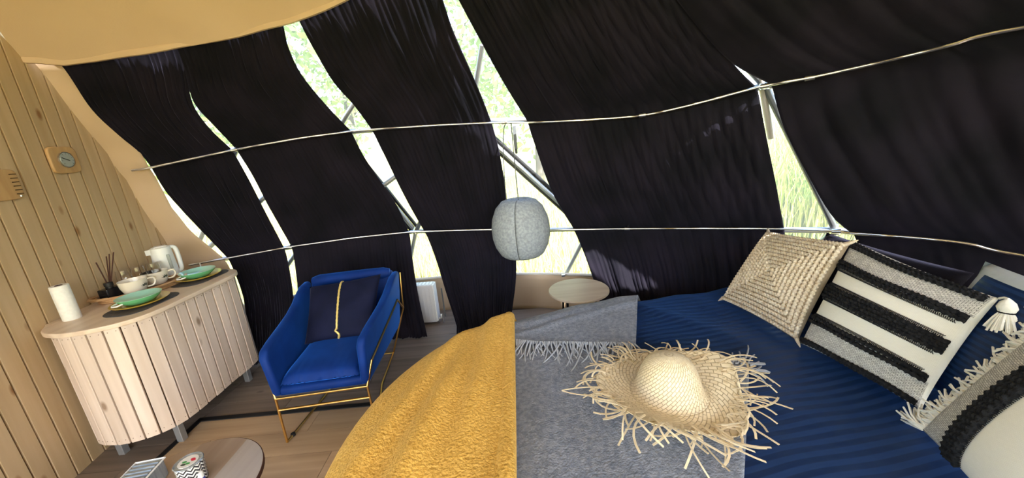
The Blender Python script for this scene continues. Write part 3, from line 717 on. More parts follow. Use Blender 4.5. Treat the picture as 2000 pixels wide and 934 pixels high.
# ================================================================== STRAW HAT
hc = np.array([.60, 1.335]); hz = BTOP+.066
hat = empty('straw_hat', (hc[0], hc[1], hz)); tag(hat, 'woven straw sun hat with a frayed brim lying on the grey throw', 'hat')
k_ = 64; V = []; uv = []
prof = [(float(p[0]), float(p[1])) for p in smoothpts([(.002,.178),(.03,.174),(.06,.160),(.085,.138),(.103,.105),(.115,.07),(.124,.035),(.134,.012),(.15,.002),(.18,.0),(.215,.004),(.25,.012),(.275,.022)], 4)]
def brimz(q, r_): return max(0, r_-.14)*(.25*math.sin(2*q+.6)+.14*math.sin(3*q+1)+.10)
Lr = np.r_[0, np.cumsum([math.hypot(prof[i+1][0]-prof[i][0], prof[i+1][1]-prof[i][1]) for i in range(len(prof)-1)])]
for (r_, z), l in zip(prof, Lr):
    for j in range(k_+1):
        q = 2*PI*j/k_; rr = r_*(1+(.05*math.sin(5*q) if r_ > .26 else 0)); V.append((rr*math.cos(q)*1.04, rr*math.sin(q), z+brimz(q, r_))); uv.append((j/k_, l/Lr[-1]))
nc_ = 7; 
def hatmesh(name, i0, i1):
    VV = V[i0*(k_+1):(i1+1)*(k_+1)]; o = mk(name, VV, gridf(k_+1, i1-i0+1), MT['hatweave'], hat, True, uv[i0*(k_+1):(i1+1)*(k_+1)])
    o.modifiers.new('weld', 'WELD').merge_threshold = .0006; solid(o, .003); return o
hatmesh('crown', 0, 32); hatmesh('brim', 32, len(prof)-1)
sm = 0
for s_ in range(175):
    q = random.uniform(0, 6.28); r0 = random.uniform(.21, .272); L = random.uniform(.06, .21)*(.75 if .6 < q < 2.6 else 1); wd = random.uniform(.0026, .0042)
    sw = random.uniform(-.9, .9); cz = random.uniform(-.2, .55); n_ = 7; pts = []
    d = np.array([math.cos(q+sw*.6), math.sin(q+sw*.6)]); p = np.array([r0*1.04*math.cos(q), r0*math.sin(q)]); cv = random.uniform(-1.9, 1.9)
    z = max(.006, .012+brimz(q, r0)+random.uniform(0, .008)+max(0, r0-.22)*.3); pts = []
    lim = .33+random.uniform(-.03,.06)
    for t in range(n_):
        f = t/(n_-1); dd = np.array([d[0]*math.cos(cv*f)-d[1]*math.sin(cv*f), d[0]*math.sin(cv*f)+d[1]*math.cos(cv*f)])
        if t: p = p+dd*L/(n_-1); z = max(-.012 if np.linalg.norm(p) > .2 else .004, z+(cz*(1-1.7*f))*L/(n_-1)*1.4)
        pts.append((p.copy(), z, dd.copy()))
    Vv = []; 
    for p_, z_, dd in pts:
        nrm = np.array([-dd[1], dd[0]]); 
        for sg, hh in ((-1,0), (1,0), (1,.0012), (-1,.0012)): Vv.append((p_[0]+sg*nrm[0]*wd, p_[1]+sg*nrm[1]*wd, z_+hh))
    Ff = [];
    for t in range(n_-1):
        for j in range(4): Ff.append((t*4+j, t*4+(j+1) % 4, t*4+4+(j+1) % 4, t*4+4+j))
    Ff += [(3,2,1,0), (n_*4-4, n_*4-3, n_*4-2, n_*4-1)]
    mk('straw', Vv, Ff, MT['straw'], hat, False)

# ================================================================== ARMCHAIR
CHX, CHR = -1.262, .085; ch = empty('armchair', (CHX, 2.03, 0), CHR); tag(ch, 'blue velvet armchair on a thin gold metal frame by the curtains', 'armchair')
def arm(sg):
    prof = [(-.03,.335),(-.035,.60),(.0,.645),(.10,.66),(.28,.675),(.42,.69),(.54,.715),(.64,.75),(.74,.775),(.86,.775),(.84,.60),(.76,.36),(.70,.335)]
    V = []; n_ = len(prof)
    for side in (0, 1):
        for y, z in prof:
            sp = .235+.035*max(0, (z-.33)/.45)+.055*min(1, max(0, y)/.8); x = sg*(sp+(.055 if side else 0)); V.append((x, y, z))
    Fc = [tuple(range(n_)), tuple(range(2*n_-1, n_-1, -1))] + [(i, i+n_, (i+1) % n_+n_, (i+1) % n_) for i in range(n_)]
    o = mk('armrest', V, Fc, MT['velvet'], ch, True); bm = bmesh.new(); bm.from_mesh(o.data); bmesh.ops.recalc_face_normals(bm, faces=bm.faces); bm.to_mesh(o.data); bm.free()
    bev(o, .022, 4)
arm(-1); arm(1)
V = []; 
for z, y0, th, hw in ((.34,.70,.10,.28), (.50,.755,.10,.30), (.66,.80,.10,.315), (.74,.825,.10,.32), (.775,.84,.085,.315)):
    V.append((z, y0, th, hw))
bk = MB(); n0 = 0
for z, y0, th, hw in V:
    for x, y in ((-hw, y0), (-hw*.5, y0-.012), (0, y0-.018), (hw*.5, y0-.012), (hw, y0), (hw, y0+th), (-hw, y0+th)): bk.V.append((x, y, z))
for j in range(len(V)-1):
    for i in range(7): bk.F.append((j*7+i, j*7+(i+1) % 7, (j+1)*7+(i+1) % 7, (j+1)*7+i))
bk.F.append(tuple(range(7))[::-1]); bk.F.append(tuple((len(V)-1)*7+i for i in range(7)))
bev(bk.build('backrest', MT['velvet'], ch), .025, 4)
hr = MB()      # rounded headrest roll
hr.tube([(x, .84+.02*(abs(x)/.33)**2, .76+.012*math.cos(x*4)) for x in np.linspace(-.305, .305, 13)], [.035]+[.05]*11+[.035], 14); hr.build('headrest', MT['velvet'], ch)
bev(MB().box((-.265,-.02,.325), (.265,.74,.385)).build('seat_base', MT['velvet'], ch), .025, 4)
cu = MB(); nn = 30; Vc = []
def seat(i, j, top):
    a, b = 2*i/nn-1, 2*j/nn-1; sx_ = math.copysign(abs(a)**.85, a); sy_ = math.copysign(abs(b)**.85, b)
    e_ = ((1-abs(a)**5)*(1-abs(b)**5))**.45; puck = .006*math.sin(a*38+2*math.sin(a*7))*max(0, -b)**3
    return (sx_*.235, .33+sy_*.345+(-.012*e_ if b < 0 else 0), (.405+.07*e_+puck) if top else (.405-.022*e_))
Vc = [seat(i, j, 1) for j in range(nn+1) for i in range(nn+1)]+[seat(i, j, 0) for j in range(nn+1) for i in range(nn+1)]
m_ = (nn+1)**2; Fc = gridf(nn+1, nn+1)+[tuple(reversed(f)) for f in gridf(nn+1, nn+1, o=m_)]
o = mk('seat_cushion', Vc, Fc, MT['velvet'], ch, True)
o.modifiers.new('weld', 'WELD').merge_threshold = .0005
def gtube(pts, r_=.0075): return MB().tube(pts, r_, 8).build('frame_tube', MT['gold'], ch)
for sg in (-1, 1):
    gtube([(sg*.275,-.03,.325), (sg*.28,-.03,.0075)])
    gtube([(sg*.28,-.03,.0075), (sg*.20,.45,.0075), (sg*.20,.90,.0075)])
    gtube([(sg*.20,.90,.0075), (sg*.368,.83,.45), (sg*.375,.90,.74)])
    gtube([(sg*.275,-.03,.325), (sg*.315,.02,.47), (sg*.365,.70,.58), (sg*.368,.83,.45)])
    MB().lathe([(.0,0),(.014,0),(.014,.018),(.0,.018)], (sg*.27,.03,0), 10).build('foot', MT['black'], ch)
gtube([(-.275,-.03,.325), (.275,-.03,.325)]); gtube([(-.277,-.03,.245), (.277,-.03,.245)]); gtube([(-.20,.90,.0075), (.20,.90,.0075)])
# cushion on the chair
cs = empty('cushion', (-1.30, 2.5, .5)); tag(cs, 'dark navy velvet cushion with a gold cord down its middle, on the armchair', 'cushion')
ca, sa = math.cos(CHR), math.sin(CHR)
def cw(x, y, z): return np.array([CHX+ca*x-sa*y, 2.03+sa*x+ca*y, z])
o, fc, Nc = pillow('cover', cw(-.24,.37,.462), cw(.24,.37,.462), cw(.275,.70,.81), cw(-.255,.67,.785), .085, [MT['navyv']], n=30); kid(o, cs)
pts = [fc(.50+.02*math.sin(3.2*v+.5)-.02+(.03 if v < .12 else 0)*math.sin(v*40), v, .004) for v in np.linspace(.0, 1, 40)]
mb = MB(); rope(mb, pts, .0075, 220, 7, .2); kid(mb.build('gold_cord', MT['cord'], None), cs)
# ================================================================== CABINET
CX0 = -2.205; CT = .925
c0 = np.array([-2.50, 2.35])
path = smoothpts([(-2.74,2.03),(-2.66,1.945),(-2.56,1.905),(-2.44,1.905),(-2.32,1.95),(-2.235,2.03),(-2.20,2.14),(-2.192,2.30),(-2.185,2.5),(-2.178,2.70),(-2.20,2.79),(-2.27,2.86),(-2.38,2.89),(-2.62,2.90)], 8)
PL = resample(np.array(path), 400); Ls = np.r_[0, np.cumsum(np.linalg.norm(np.diff(PL, axis=0), axis=1))]
def along(s): return np.array([np.interp(s, Ls, PL[:, 0]), np.interp(s, Ls, PL[:, 1])])
cab = empty('cabinet', (-2.5, 2.4, 0)); tag(cab, 'whitewashed pine cabinet with a rounded end standing against the pine wall', 'cabinet')
core = [tuple(p+ (c0-p)/np.linalg.norm(c0-p)*.025) for p in PL[::8]]+[(-2.86, 2.86), (-2.76, 2.06)]
kid(MB().prism(core, .17, CT-.03).build('body', MT['groove'], None, False), cab)
bw = .0735; nb = int(Ls[-1]/bw)
for b in range(nb):
    s0, s1 = b*bw+.0055, (b+1)*bw-.0045; p, q = along(s0), along(s1); t = (q-p)/np.linalg.norm(q-p); n_ = np.array([t[1], -t[0]])
    mid = along((s0+s1)/2); p = mid-t*np.linalg.norm(q-p)/2; q = mid+t*np.linalg.norm(q-mid)
    z0 = .157+random.uniform(-.002, .002); V = []
    for z in (z0, CT-.028):
        for r_, d in ((p, -.004), (q, -.004), (q, -.022), (p, -.022)): V.append((*(r_+n_*d), z))
    o = mk('board', V, [(0,1,5,4),(1,2,6,5),(2,3,7,6),(3,0,4,7),(0,3,2,1),(4,5,6,7)], MT['cabwood'], None); bev(o, .002, 1); kid(o, cab)
    nl = MB()
    for z in (z0+.03, CT-.05):
        for f in (.22, .78): c = p+(q-p)*f+n_*(-.0035); nl.lathe([(.0018,-.0018),(.0018,.0018)], (*c, z), 6)
    nl.build('nail_heads', MT['groove'], o, False)
for x, y in ((-2.30, 2.09), (-2.62, 2.02), (-2.28, 2.72)):
    o = bev(MB().box((x-.02, y-.02, 0), (x+.02, y+.02, .17)).build('leg', MT['greymetal'], None, False), .003); kid(o, cab)
ctp = [along(s)+np.array([(along(s+.01)-along(s))[1], -(along(s+.01)-along(s))[0]])/.01*.022 for s in np.linspace(0, Ls[-1]-.02, 70)]
ctp += [np.array([-2.75, 3.0]), np.array([-2.94, 3.05]), np.array([-2.775, 2.03])]
top = bev(MB().prism([tuple(p) for p in ctp], CT-.028, CT).build('countertop', MT['topwood'], None, False), .006, 3); tag(top, 'pale wood countertop with rounded ends on the whitewashed cabinet', 'countertop')

# ---- things on the counter
def onto(p, z): return (p[0], p[1], z)
def rrect(cx, cy, hx, hy, r_, ang, n=8):
    P = []
    for sx_, sy_, a0 in ((1,1,0), (-1,1,90), (-1,-1,180), (1,-1,270)):
        for k_ in range(n+1):
            q = math.radians(a0+90*k_/n); x = sx_*(hx-r_)+r_*math.cos(q); y = sy_*(hy-r_)+r_*math.sin(q); P.append((cx+x*math.cos(ang)-y*math.sin(ang), cy+x*math.sin(ang)+y*math.cos(ang)))
    return P
def dish(px_, py_, which):
    z = CT
    o = bev(MB().prism(rrect(px_, py_, .125, .185, .10, -.05), z, z+.004).build('placemat', MT['matgrey'], None, False), .001, 1)
    tag(o, f'charcoal grey placemat under the {which} plate on the counter', 'placemat', 'placemats on the counter'); z += .0045
    o = MB().lathe([(.07,0),(.09,.004),(.14,.020),(.145,.026),(.141,.027),(.09,.010),(.0,.009)], (px_-.01, py_, z), 40).build('plate', MT['mustard'])
    tag(o, f'mustard yellow plate under the {which} mint bowl', 'plate', 'mustard plates on the counter'); z += .0095
    bo = empty('bowl', (px_-.015, py_+.005, z)); tag(bo, f'shallow mint green bowl on the {which} mustard plate', 'bowl', 'mint bowls on the counter')
    MB().lathe([(.055,0),(.075,.008),(.105,.034),(.112,.048)], (0,0,0), 40, cap=(1,0)).build('outer_wall', MT['mintdark'], bo)
    MB().lathe([(.112,.048),(.113,.050),(.108,.0495),(.085,.028),(.0,.022)], (0,0,0), 40, cap=(0,1)).build('inside', MT['mint'], bo)
    q = -1.95; a = np.array([math.cos(q), math.sin(q), 0]); b = np.array([-a[1], a[0], 0])
    MB().tube([a*.095+b*.028+[0,0,.030], a*.125+b*.024+[0,0,.026], a*.135+[0,0,.025], a*.125-b*.024+[0,0,.026], a*.095-b*.028+[0,0,.030]], .005, 8).build('handle', MT['white'], bo)
dish(-2.385, 2.235, 'nearer'); dish(-2.385, 2.70, 'farther')
tw = empty('paper_towel_roll', (-2.675, 2.09, CT)); tag(tw, 'upright roll of white paper towels on the counter by the wall', 'paper towels')
MB().lathe([(.039,0),(.041,.003),(.041,.212),(.039,.215),(.017,.215),(.017,.20)], (0,0,0), 32).build('paper', MT['paper'], tw); MB().lathe([(.0165,.1),(.0165,.216),(.015,.216),(.015,.1)], (0,0,0), 20).build('core', MT['reed'], tw)
# serving tray
tr = empty('serving_tray', (-2.635, 2.50, CT), -.5); tag(tr, 'oval wooden tray with raised rim and loop handle on the counter', 'tray')
MB().lathe([(.97,0),(1,.004),(1,.012),(.97,.016)], (0,0,0), 48, .135, .225).build('tray_base', MT['tray'], tr)
rim = MB(); rim.tube([(.135*math.cos(q), .225*math.sin(q), .034) for q in np.linspace(0, 2*PI, 60, endpoint=False)], .0085, 8, closed=True); rim.build('rim', MT['tray'], tr)
wall_ = MB(); P = [(math.cos(q), math.sin(q)) for q in np.linspace(0, 2*PI, 49)]
Vw = [(x*.132, y*.222, z) for z in (.010, .034) for x, y in P]; solid(mk('rim_wall', Vw, gridf(49, 2), MT['tray'], tr, True), .005)
for sg in (1, -1):
    MB().tube([(-.07, sg*.192, .036), (-.06, sg*.235, .040), (0, sg*.262, .042), (.06, sg*.235, .040), (.07, sg*.192, .036)], .009, 8).build('handle', MT['topwood' if sg > 0 else 'tray'], tr)
TZ = CT+.0165
df = empty('reed_diffuser', (-2.725, 2.385, TZ)); df.scale = (1.12, 1.12, 1.12); tag(df, 'black glass reed diffuser with dark sticks on the wooden tray', 'diffuser')
bev(MB().box((-.03,-.048,0), (.03,.048,.062)).build('bottle', MT['blackglass'], df, False), .006, 3); MB().lathe([(.018,.062),(.018,.072),(.021,.074),(.021,.094),(.0,.094)], (0,0,0), 20).build('collar', MT['black'], df)
for dx, dy, l in ((.01,-.025,.15), (.0,.05,.17), (.01,.06,.175), (-.01,.045,.16)): MB().tube([(0,0,.05), (dx*1.5, dy*1.3, .05+l*1.2)], .0032, 6).build('reed', MT['reed'], df)
def cup(x, y, ang, which):
    c = empty('cup', (x, y, TZ), ang); c.scale = (1.14, 1.14, 1.14); tag(c, f'cream cup with a dark leaf print on the tray, {which}', 'cup', 'cream cups on the tray')
    MB().lathe([(.035,0),(.05,.012),(.062,.05),(.066,.085),(.0665,.087),(.063,.086),(.058,.05),(.045,.014),(.0,.012)], (0,0,0), 36).build('body', MT['ceramic'], c)
    MB().tube(smoothpts([(.060,0,.072), (.088,0,.074), (.096,0,.052), (.082,0,.028), (.055,0,.025)], 5), .0055, 8).build('handle', MT['ceramic'], c)
    lf = MB()
    for k_ in range(6):
        a = math.radians(15+k_*30); n0 = len(lf.V); q0 = -.62; l = .026
        for f, wd in ((.15,.0015), (.5,.0042), (1,.0006)):
            for s_ in (-1, 1):
                du = math.cos(a)*l*f-math.sin(a)*wd*s_; dz = math.sin(a)*l*f+math.cos(a)*wd*s_; q = q0+du/.062; z = .042+dz*.8; r_ = .0485+.0135*min(1, max(0, (z-.008)/.05))+.0022
                lf.V.append((r_*math.cos(q), r_*math.sin(q), z))
        for t in (0, 2): lf.F.append((n0+t, n0+t+1, n0+t+3, n0+t+2))
    lf.build('leaf_print', MT['print'], c)
cup(-2.605, 2.425, .75, 'nearer the paper towels'); cup(-2.61, 2.595, .65, 'nearer the kettle')
def glass(x, y, which):
    g = MB().lathe([(.022,0),(.030,.002),(.030,.005),(.006,.010),(.004,.03),(.012,.038),(.034,.060),(.041,.095),(.035,.150),(.0338,.150),(.039,.095),(.032,.062),(.010,.042),(.0,.041)], (x, y, TZ), 28).build('wine_glass', MT['glass'])
    tag(g, f'small clear stemmed glass on the tray by the wall, {which}', 'glass', 'clear glasses on the tray')
glass(-2.735, 2.505, 'closest to the reed diffuser'); glass(-2.695, 2.57, 'middle one of three'); glass(-2.655, 2.645, 'closest to the kettle')
kt = empty('kettle', (-2.72, 2.81, CT), -.75); kt.scale = (1.12, 1.12, 1.06); tag(kt, 'white plastic electric kettle behind the tray on the counter', 'kettle')
MB().lathe([(.066,0),(.068,.004),(.068,.018),(.064,.022)], (0,0,0), 32, .95, .95).build('base', MT['plastic'], kt)
MB().lathe([(.063,.022),(.062,.05),(.056,.215),(.055,.23),(.045,.236),(.0,.238)], (0,0,0), 36).build('body', MT['plastic'], kt)
MB().prism([(-.02,-.05), (.0,-.078), (.02,-.05)], .19, .228).build('spout', MT['plastic'], kt, False)
MB().tube(smoothpts([(.0,.05,.222), (.0,.072,.215), (.0,.080,.18), (.0,.080,.09), (.0,.076,.045), (.0,.058,.035)], 5), .013, 10).build('handle', MT['plastic'], kt)
bev(MB().box((.050,.015,.07), (.060,.033,.18)).build('water_gauge', MT['greyplastic'], kt, False), .004)
bev(MB().box((-.03,-.03,.234), (.03,.035,.242)).build('lid', MT['white'], kt, False), .004)
MB().tube(smoothpts([(-.0,.075,.01), (.06,.10,.012), (.10,.11,.012), (.05,.17,.01), (-.1,.19,.01), (-.2,.20,.01)], 5), .004, 6).build('cable', MT['white'], kt)

# ---- wall gauges
def gauge(y, z, s, label, turn):
    g = empty('wall_gauge', (wx(y), y, z), .167); tag(g, label, 'gauge')
    n_ = 10; P = []
    for k_ in range(40):
        q = 2*PI*k_/40; c, s_ = math.cos(q), math.sin(q); e = .36; P.append((math.copysign(abs(c)**e, c)*.095*s, math.copysign(abs(s_)**e, s_)*.085*s))
    V = [(x, p[0], p[1]) for x in (.001, .02) for p in P]; Fc = [tuple(range(39, -1, -1)), tuple(range(40, 80))]+[(i, (i+1) % 40, 40+(i+1) % 40, 40+i) for i in range(40)]
    o = mk('wooden_plate', V, Fc, MT['platewood'], g); bev(o, .006, 2)
    def disc(name, r_, x0, x1, m):
        V = [(x, r_*math.cos(2*PI*k_/32), r_*math.sin(2*PI*k_/32)) for x in (x0, x1) for k_ in range(32)]
        return mk(name, V, [tuple(range(31, -1, -1)), tuple(range(32, 64))]+[(i, (i+1) % 32, 32+(i+1) % 32, 32+i) for i in range(32)], m, g)
    if turn:
        disc('bezel', .050*s, .018, .030, MT['steel']); disc('dial', .045*s, .026, .032, MT['dial'])
        MB().tube([(.034,.012*s,-.006*s), (.034,-.034*s,.013*s)], .0022, 5).build('pointer', MT['black'], g)
        for k_ in range(9):
            q = math.radians(-40+k_*32.5); MB().tube([(.0325, .034*s*math.cos(q), .034*s*math.sin(q)), (.0325, .041*s*math.cos(q), .041*s*math.sin(q))], .001, 4).build('mark', MT['black'], g)
    else:
        for k_ in range(6): MB().tube([(.022, .05, .055-.022*k_), (.022, .085, .055-.022*k_)], .003, 5).build('mark', MT['groove'], g)
        MB().lathe([(.0,-.004),(.006,-.004),(.006,.004),(.0,.004)], (.022,.066,-.068), 10).build('screw', MT['steel'], g)
gauge(2.52, 1.86, 1., 'round silver thermometer dial on a wooden plate on the pine wall', True)
gauge(2.115, 1.735, 1., 'small carved wooden plate at the left edge of the pine wall', False)

# ================================================================== COFFEE TABLE AND THINGS ON IT
ct = empty('coffee_table', (-1.48, 1.25, 0)); tag(ct, 'low round coffee table with a two-tone wood top and thin dark legs', 'coffee table')
TH = .43; Rt = .30
def disc_strip(x0, x1, m, name):
    P = []; 
    a0, a1 = math.acos(max(-1, min(1, x1/Rt))), math.acos(max(-1, min(1, x0/Rt)))
    for k_ in range(25): q = a0+(a1-a0)*k_/24; P.append((Rt*math.cos(q), Rt*math.sin(q)))
    for k_ in range(25): q = -a1+(a1-a0)*k_/24; P.append((Rt*math.cos(q), Rt*math.sin(q)))
    MB().prism(P, TH-.018, TH).build(name, m, ct, False)
MT['ct1'] = wood('table_veneer_warm', (.36,.27,.21), (.30,.215,.165), (.2,.1,.1), 1, .35, 0, False); MT['ct2'] = wood('table_veneer_grey', (.42,.38,.36), (.35,.31,.29), (.2,.1,.1), 1, .35, 0, False); MT['ct3'] = wood('table_veneer_tan', (.44,.32,.23), (.37,.26,.18), (.2,.1,.1), 1, .35, 0, False)
for i, (x0, x1, m) in enumerate(((-.3,-.12,'ct3'), (-.12,.02,'ct1'), (.02,.10,'ct1'), (.10,.30,'ct2'))): disc_strip(x0, x1, MT[m], 'veneer_strip')
MB().lathe([(Rt-.006,TH-.022),(Rt+.004,TH-.020),(Rt+.004,TH-.002),(Rt,TH-.001)], (0,0,0), 64).build('edge_band', MT['reed'], ct)
for k_ in range(3):
    q = math.radians(5+120*k_); MB().tube([(.22*math.cos(q), .22*math.sin(q), TH-.02), (.30*math.cos(q), .30*math.sin(q), .01)], .008, 8).build('leg', MT['reed'], ct)
    MB().tube([(.10*math.cos(q+.5), .10*math.sin(q+.5), TH-.03), (.22*math.cos(q), .22*math.sin(q), TH-.03)], .006, 6).build('brace', MT['reed'], ct)
cn = empty('candle', (-1.455, 1.31, TH)); tag(cn, 'candle glass with a black and white zigzag pattern on the coffee table', 'candle')
n_ = 48; Vv = []; uv = []
for z, r_ in ((0,.044), (.004,.046), (.095,.050), (.10,.0505)):
    for j in range(n_+1): q = 2*PI*j/n_; Vv.append((r_*math.cos(q), r_*math.sin(q), z)); uv.append((j/n_, z/.1))
solid(mk('jar', Vv, gridf(n_+1, 4), MT['zig'], cn, True, uv), .003)
MB().lathe([(.045,.0),(.047,.006),(.0,.006)], (0,0,0), 32).build('jar_base', MT['black'], cn)
MB().lathe([(.046,.005),(.046,.088),(.0,.088)], (0,0,0), 32).build('wax', MT['candle'], cn)
lid_ = MB().lathe([(.051,.0985),(.0525,.101),(.050,.104),(.043,.102),(.0,.101)], (0,0,0), 36).build('lid', MT['foil'], cn)
MB().lathe([(.036,.1015),(.036,.1030),(.0,.1030)], (0,0,0), 32).build('label', MT['candle'], lid_)
for (x, y, a, m) in ((-.012,-.004,.6,'green'), (.008,-.012,-.4,'green'), (-.006,-.018,1.6,'print'), (.012,.012,.5,'red'), (.018,.006,.5,'red')):
    MB().lathe([(.001,.1031),(.011,.1033),(.001,.1036)], (x, y, 0), 14, 1 if a > 1 else .9, .55).build('print', MT[m], lid_)
bx_ = empty('package', (-1.655, 1.285, TH), .15); tag(bx_, 'grey-blue foil pack in a clear tray on the coffee table', 'package')
bev(MB().box((-.055,-.07,0), (.055,.07,.085)).build('box', MT['foil'], bx_, False), .008, 2)
for k_ in range(6): MB().tube([(-.05,-.05+.02*k_,.0865), (.05,-.052+.02*k_,.0865)], .003, 6).build('rib', MT['foil'], bx_)
MB().tube([(-.057,-.072,.084), (.057,-.072,.084), (.057,.072,.084), (-.057,.072,.084)], .004, 6, closed=True).build('rim', MT['white'], bx_)
lt = bev(MB().lathe([(.010,0),(.0105,.07),(.008,.075),(.0,.075)], (-1.385,1.275,TH), 14, .7, 1.2).build('lighter', MT['white']), .001); tag(lt, 'small white lighter standing beside the zigzag candle', 'lighter')
MB().lathe([(.0107,.02),(.0107,.05)], (0,0,0), 14, .7, 1.2, (0,0)).build('wrap', mat('blue_print', (.05,.07,.35), .4), lt).location = (-1.385,1.275,TH)

# ================================================================== SIDE TABLE, RADIATOR, LAMP
sdt = empty('side_table', (.485, 2.70, 0)); tag(sdt, 'small round side table with pale wood top between bed and window', 'side table')
MB().lathe([(.228,.535),(.236,.539),(.236,.549),(.232,.553),(.0,.553)], (0,0,0), 56).build('top', MT['ash'], sdt)
for k_ in range(4):
    q = math.radians(45+90*k_); MB().tube([(.15*math.cos(q), .15*math.sin(q), .536), (.18*math.cos(q), .18*math.sin(q), .005)], .009, 8).build('leg', MT['black'], sdt)
MB().tube([(.165*math.cos(q), .165*math.sin(q), .525) for q in np.linspace(0, 2*PI, 32, endpoint=False)], .008, 8, closed=True).build('ring', MT['black'], sdt)
ra = empty('radiator', (-.99, 3.47, 0), -.06); tag(ra, 'white panel radiator partly hidden by the curtains', 'radiator')
bev(MB().box((-.35,-.05,.03), (.17,.06,.43)).build('panel', MT['radiator'], ra, False), .008, 3)
for k_ in range(13): bev(MB().box((-.33+.038*k_,-.054,.06), (-.312+.038*k_,-.049,.40)).build('rib', MT['radiator'], ra, False), .003, 1)
for k_ in range(14): MB().box((-.33+.036*k_,-.035,.4305), (-.312+.036*k_,.045,.434)).build('grille_slat', MT['white'], ra, False)
MB().box((.17,-.045,.04), (.178,.055,.425)).build('side_cover', MT['white'], ra, False)
MB().lathe([(.0,0),(.016,0),(.018,.03),(.012,.045),(.0,.045)], (.205,.0,.05), 14).build('valve', MT['steel'], ra)
MB().tube([(.17,0,.05), (.215,0,.05), (.215,0,.0)], .008, 8).build('pipe', MT['steel'], ra)
MB().tube([(.235,.03,.36), (.235,.03,.05)], .007, 8).build('pipe', MT['zip'], ra)

lp = hits(1000, 243, RC-.10); LZ = 1.005
la = empty('pendant_lamp', (lp[0], lp[1], LZ)); tag(la, 'round grey felt pendant lamp hanging from the upper curtain rod', 'lamp')
prof = [(.07,.235),(.10,.238),(.145,.222),(.195,.17),(.232,.08),(.243,0),(.240,-.08),(.222,-.155),(.185,-.222),(.165,-.240),(.150,-.238)]
for s_ in range(4):          # four felt segments with seams
    a0 = math.radians(-102+90*s_); V = []; k2 = 16
    for r_, z in prof:
        for j in range(k2+1):
            t = j/k2; q = a0+.012+(PI/2-.024)*t; rr = r_*(1-.012*(abs(2*t-1)**6)); V.append((rr*math.cos(q), rr*math.sin(q), z))
    o = mk('shade_panel', V, gridf(k2+1, len(prof)), MT['felt'], la, True); solid(o, .008); 
MB().lathe([(.06,.226),(.10,.230),(.10,.234),(.06,.236)], (0,0,0), 30).build('top_plate', MT['felt'], la)
for s_ in range(4):
    q = math.radians(-102+90*s_); MB().tube([((r_-.004)*math.cos(q), (r_-.004)*math.sin(q), z) for r_, z in prof], .004, 6).build('seam', MT['zip'], la)
hz_ = lp[2]-LZ
MB().tube(smoothpts([(0,0,.23), (-.004,0,.45), (-.006,.0,hz_)], 6), .004, 6).build('cable', MT['zip'], la)
MB().tube(smoothpts([(-.10,-.01,.20), (-.10,-.01,.42), (-.085,0,.7), (-.062,0,hz_-.01), (-.03,0,hz_+.012), (0,0,hz_)], 6), .0035, 6).build('cable', MT['zip'], la)
MB().lathe([(.03,.0),(.035,-.05),(.02,-.09),(.0,-.1)], (0,0,.05), 16).build('bulb', MT['white'], la)
MB().lathe([(.018,.05),(.02,.22),(.0,.22)], (0,0,0), 14).build('socket', MT['zip'], la)
zs_ = hits(1003, 246, RC+.0); z2_ = zs_+np.array([.012, .02, -.19]); wb = empty('strap', zs_); tag(wb, 'short dark grey strap hanging from the upper rod beside the lamp cable', 'strap')
bev(MB().box((-.010,-.003,-.19), (.018,.003,.0)).build('webbing', MT['zip'], wb, False), .002); bev(MB().box((-.006,-.006,-.225), (.014,.006,-.185)).build('buckle', MT['black'], wb, False), .003)
# small latches at the window hem and a cable clip
for (x, y) in ((1100, 538), (1102, 557)):
    p = hits(x, y, R-.04); o = bev(MB().box(p-np.array([.018,.012,.012]), p+np.array([.018,.012,.012])).build('latch', MT['steel'], None, False), .004)
    tag(o, 'small metal latch on the window hem above the side table' if y < 550 else 'small metal clip on the tan skirt above the side table', 'latch')

# ================================================================== OUTSIDE
g = MB(); NX = 60; Vg = []
for j in range(NX+1):
    for i in range(NX+1):
        x = -45+90*i/NX; y = -30+100*j/NX; d = math.hypot(x-DC[0], y-DC[1]); Vg.append((x, y, -.32+max(0, d-9)*.035+.1*math.sin(x*.5)*math.sin(y*.4)*min(1, max(0, (d-6)/5))))
o = mk('ground', Vg, gridf(NX+1, NX+1), MT['soil'], None, True); struct(o, 'sunny meadow ground outside the dome', 'ground')
def blades(name, n, a0, a1, d0, d1, h0, h1, wd, m, label, cat):
    a = rng.uniform(a0, a1, n); d = np.sqrt(rng.uniform(d0*d0, d1*d1, n)); x = DC[0]+d*np.sin(a); y = DC[1]+d*np.cos(a); z = -.32+np.maximum(0, d-9)*.035-.05
    h = rng.uniform(h0, h1, n); q = rng.uniform(0, 6.28, n); lean = rng.uniform(.05, .45, n)*h; V = np.zeros((n*5, 3)); cx, sy = np.cos(q)*wd, np.sin(q)*wd; lq = rng.uniform(0, 6.28, n)
    for k_, (f, ws, s_) in enumerate(((0,1,-1), (0,1,1), (.55,.8,1), (.55,.8,-1), (1,0,0))):
        V[k_::5, 0] = x+cx*ws*s_+np.cos(lq)*lean*f*f; V[k_::5, 1] = y+sy*ws*s_+np.sin(lq)*lean*f*f; V[k_::5, 2] = z+h*f
    b = np.arange(n)*5; Fc = [tuple(r) for r in np.stack([b, b+1, b+2, b+3], 1)]+[tuple(r) for r in np.stack([b+3, b+2, b+4], 1)]
    o = mk(name, V, Fc, m); o['kind'] = 'stuff'; tag(o, label, cat); return o
blades('meadow_grass', 26000, math.radians(-55), math.radians(75), 5.5, 14, .35, .9, .012, MT['grass'], 'tall yellow-green meadow grass outside the dome window', 'grass')
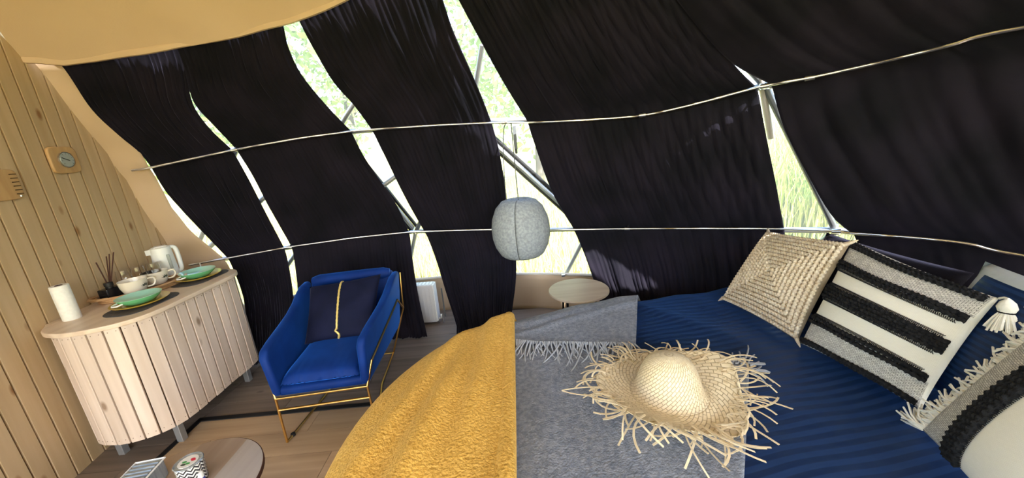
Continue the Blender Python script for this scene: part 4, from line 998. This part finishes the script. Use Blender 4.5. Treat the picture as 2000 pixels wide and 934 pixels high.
blades('reed_grass', 20000, math.radians(28), math.radians(80), 7.5, 12, 1.2, 2.5, .010, MT['reedgrass'], 'tall green reeds seen through the right-hand gap', 'reeds')
def leafcloud(name, c, rx, rz, n, size, m, parent):
    P = rng.normal(0, 1, (n, 3)); P /= np.linalg.norm(P, axis=1)[:, None]; P *= (rng.uniform(.25, 1, n)**.5)[:, None]; P *= 1+.22*np.sin(P[:, :1]*5+P[:, 2:]*4)
    P = P*np.array([rx, rx, rz])+np.array(c); A = rng.normal(0, 1, (n, 3)); A /= np.linalg.norm(A, axis=1)[:, None]; B = np.cross(A, rng.normal(0, 1, (n, 3))); B /= np.linalg.norm(B, axis=1)[:, None]
    s_ = rng.uniform(.6, 1.3, n)[:, None]*size; V = np.zeros((n*4, 3)); V[0::4] = P-A*s_; V[1::4] = P+B*s_*.55; V[2::4] = P+A*s_; V[3::4] = P-B*s_*.55
    b = np.arange(n)*4; o = mk(name, V, [tuple(r) for r in np.stack([b, b+1, b+2, b+3], 1)], m, parent); o['kind'] = 'stuff'; return o
for i, (a, d, h, rx, lab) in enumerate(((-34,16,7,2.6,'leafy tree outside the leftmost gap beside the pine wall'), (-16,15,8.5,2.8,'leafy tree seen through the gap at the roof edge'), (-2,19,9,3.2,'far leafy tree behind the middle curtain gap'), (9,14,8,2.8,'bright green tree seen above the pendant lamp'), (22,17,8,3,'leafy tree behind the wide black curtain'))):
    x, y = DC[0]+d*math.sin(math.radians(a)), DC[1]+d*math.cos(math.radians(a)); z = -.32+(d-9)*.035
    t = empty('tree', (x, y, z)); tag(t, lab, 'tree', 'trees outside the dome')
    MB().tube([(0,0,0), (.05,.02,h*.4), (0,.1,h*.75)], [.16,.12,.05], 8).build('trunk', MT['bark'], t)
    for b in range(5): q = b*1.3; MB().tube([(0,0,h*(.35+.06*b)), (math.cos(q)*rx*.6, math.sin(q)*rx*.6, h*(.55+.06*b))], [.06,.02], 6).build('branch', MT['bark'], t)
    leafcloud('foliage', (0,0,h*.62), rx, h*.40, 3800, .15, MT['leaf'], t)
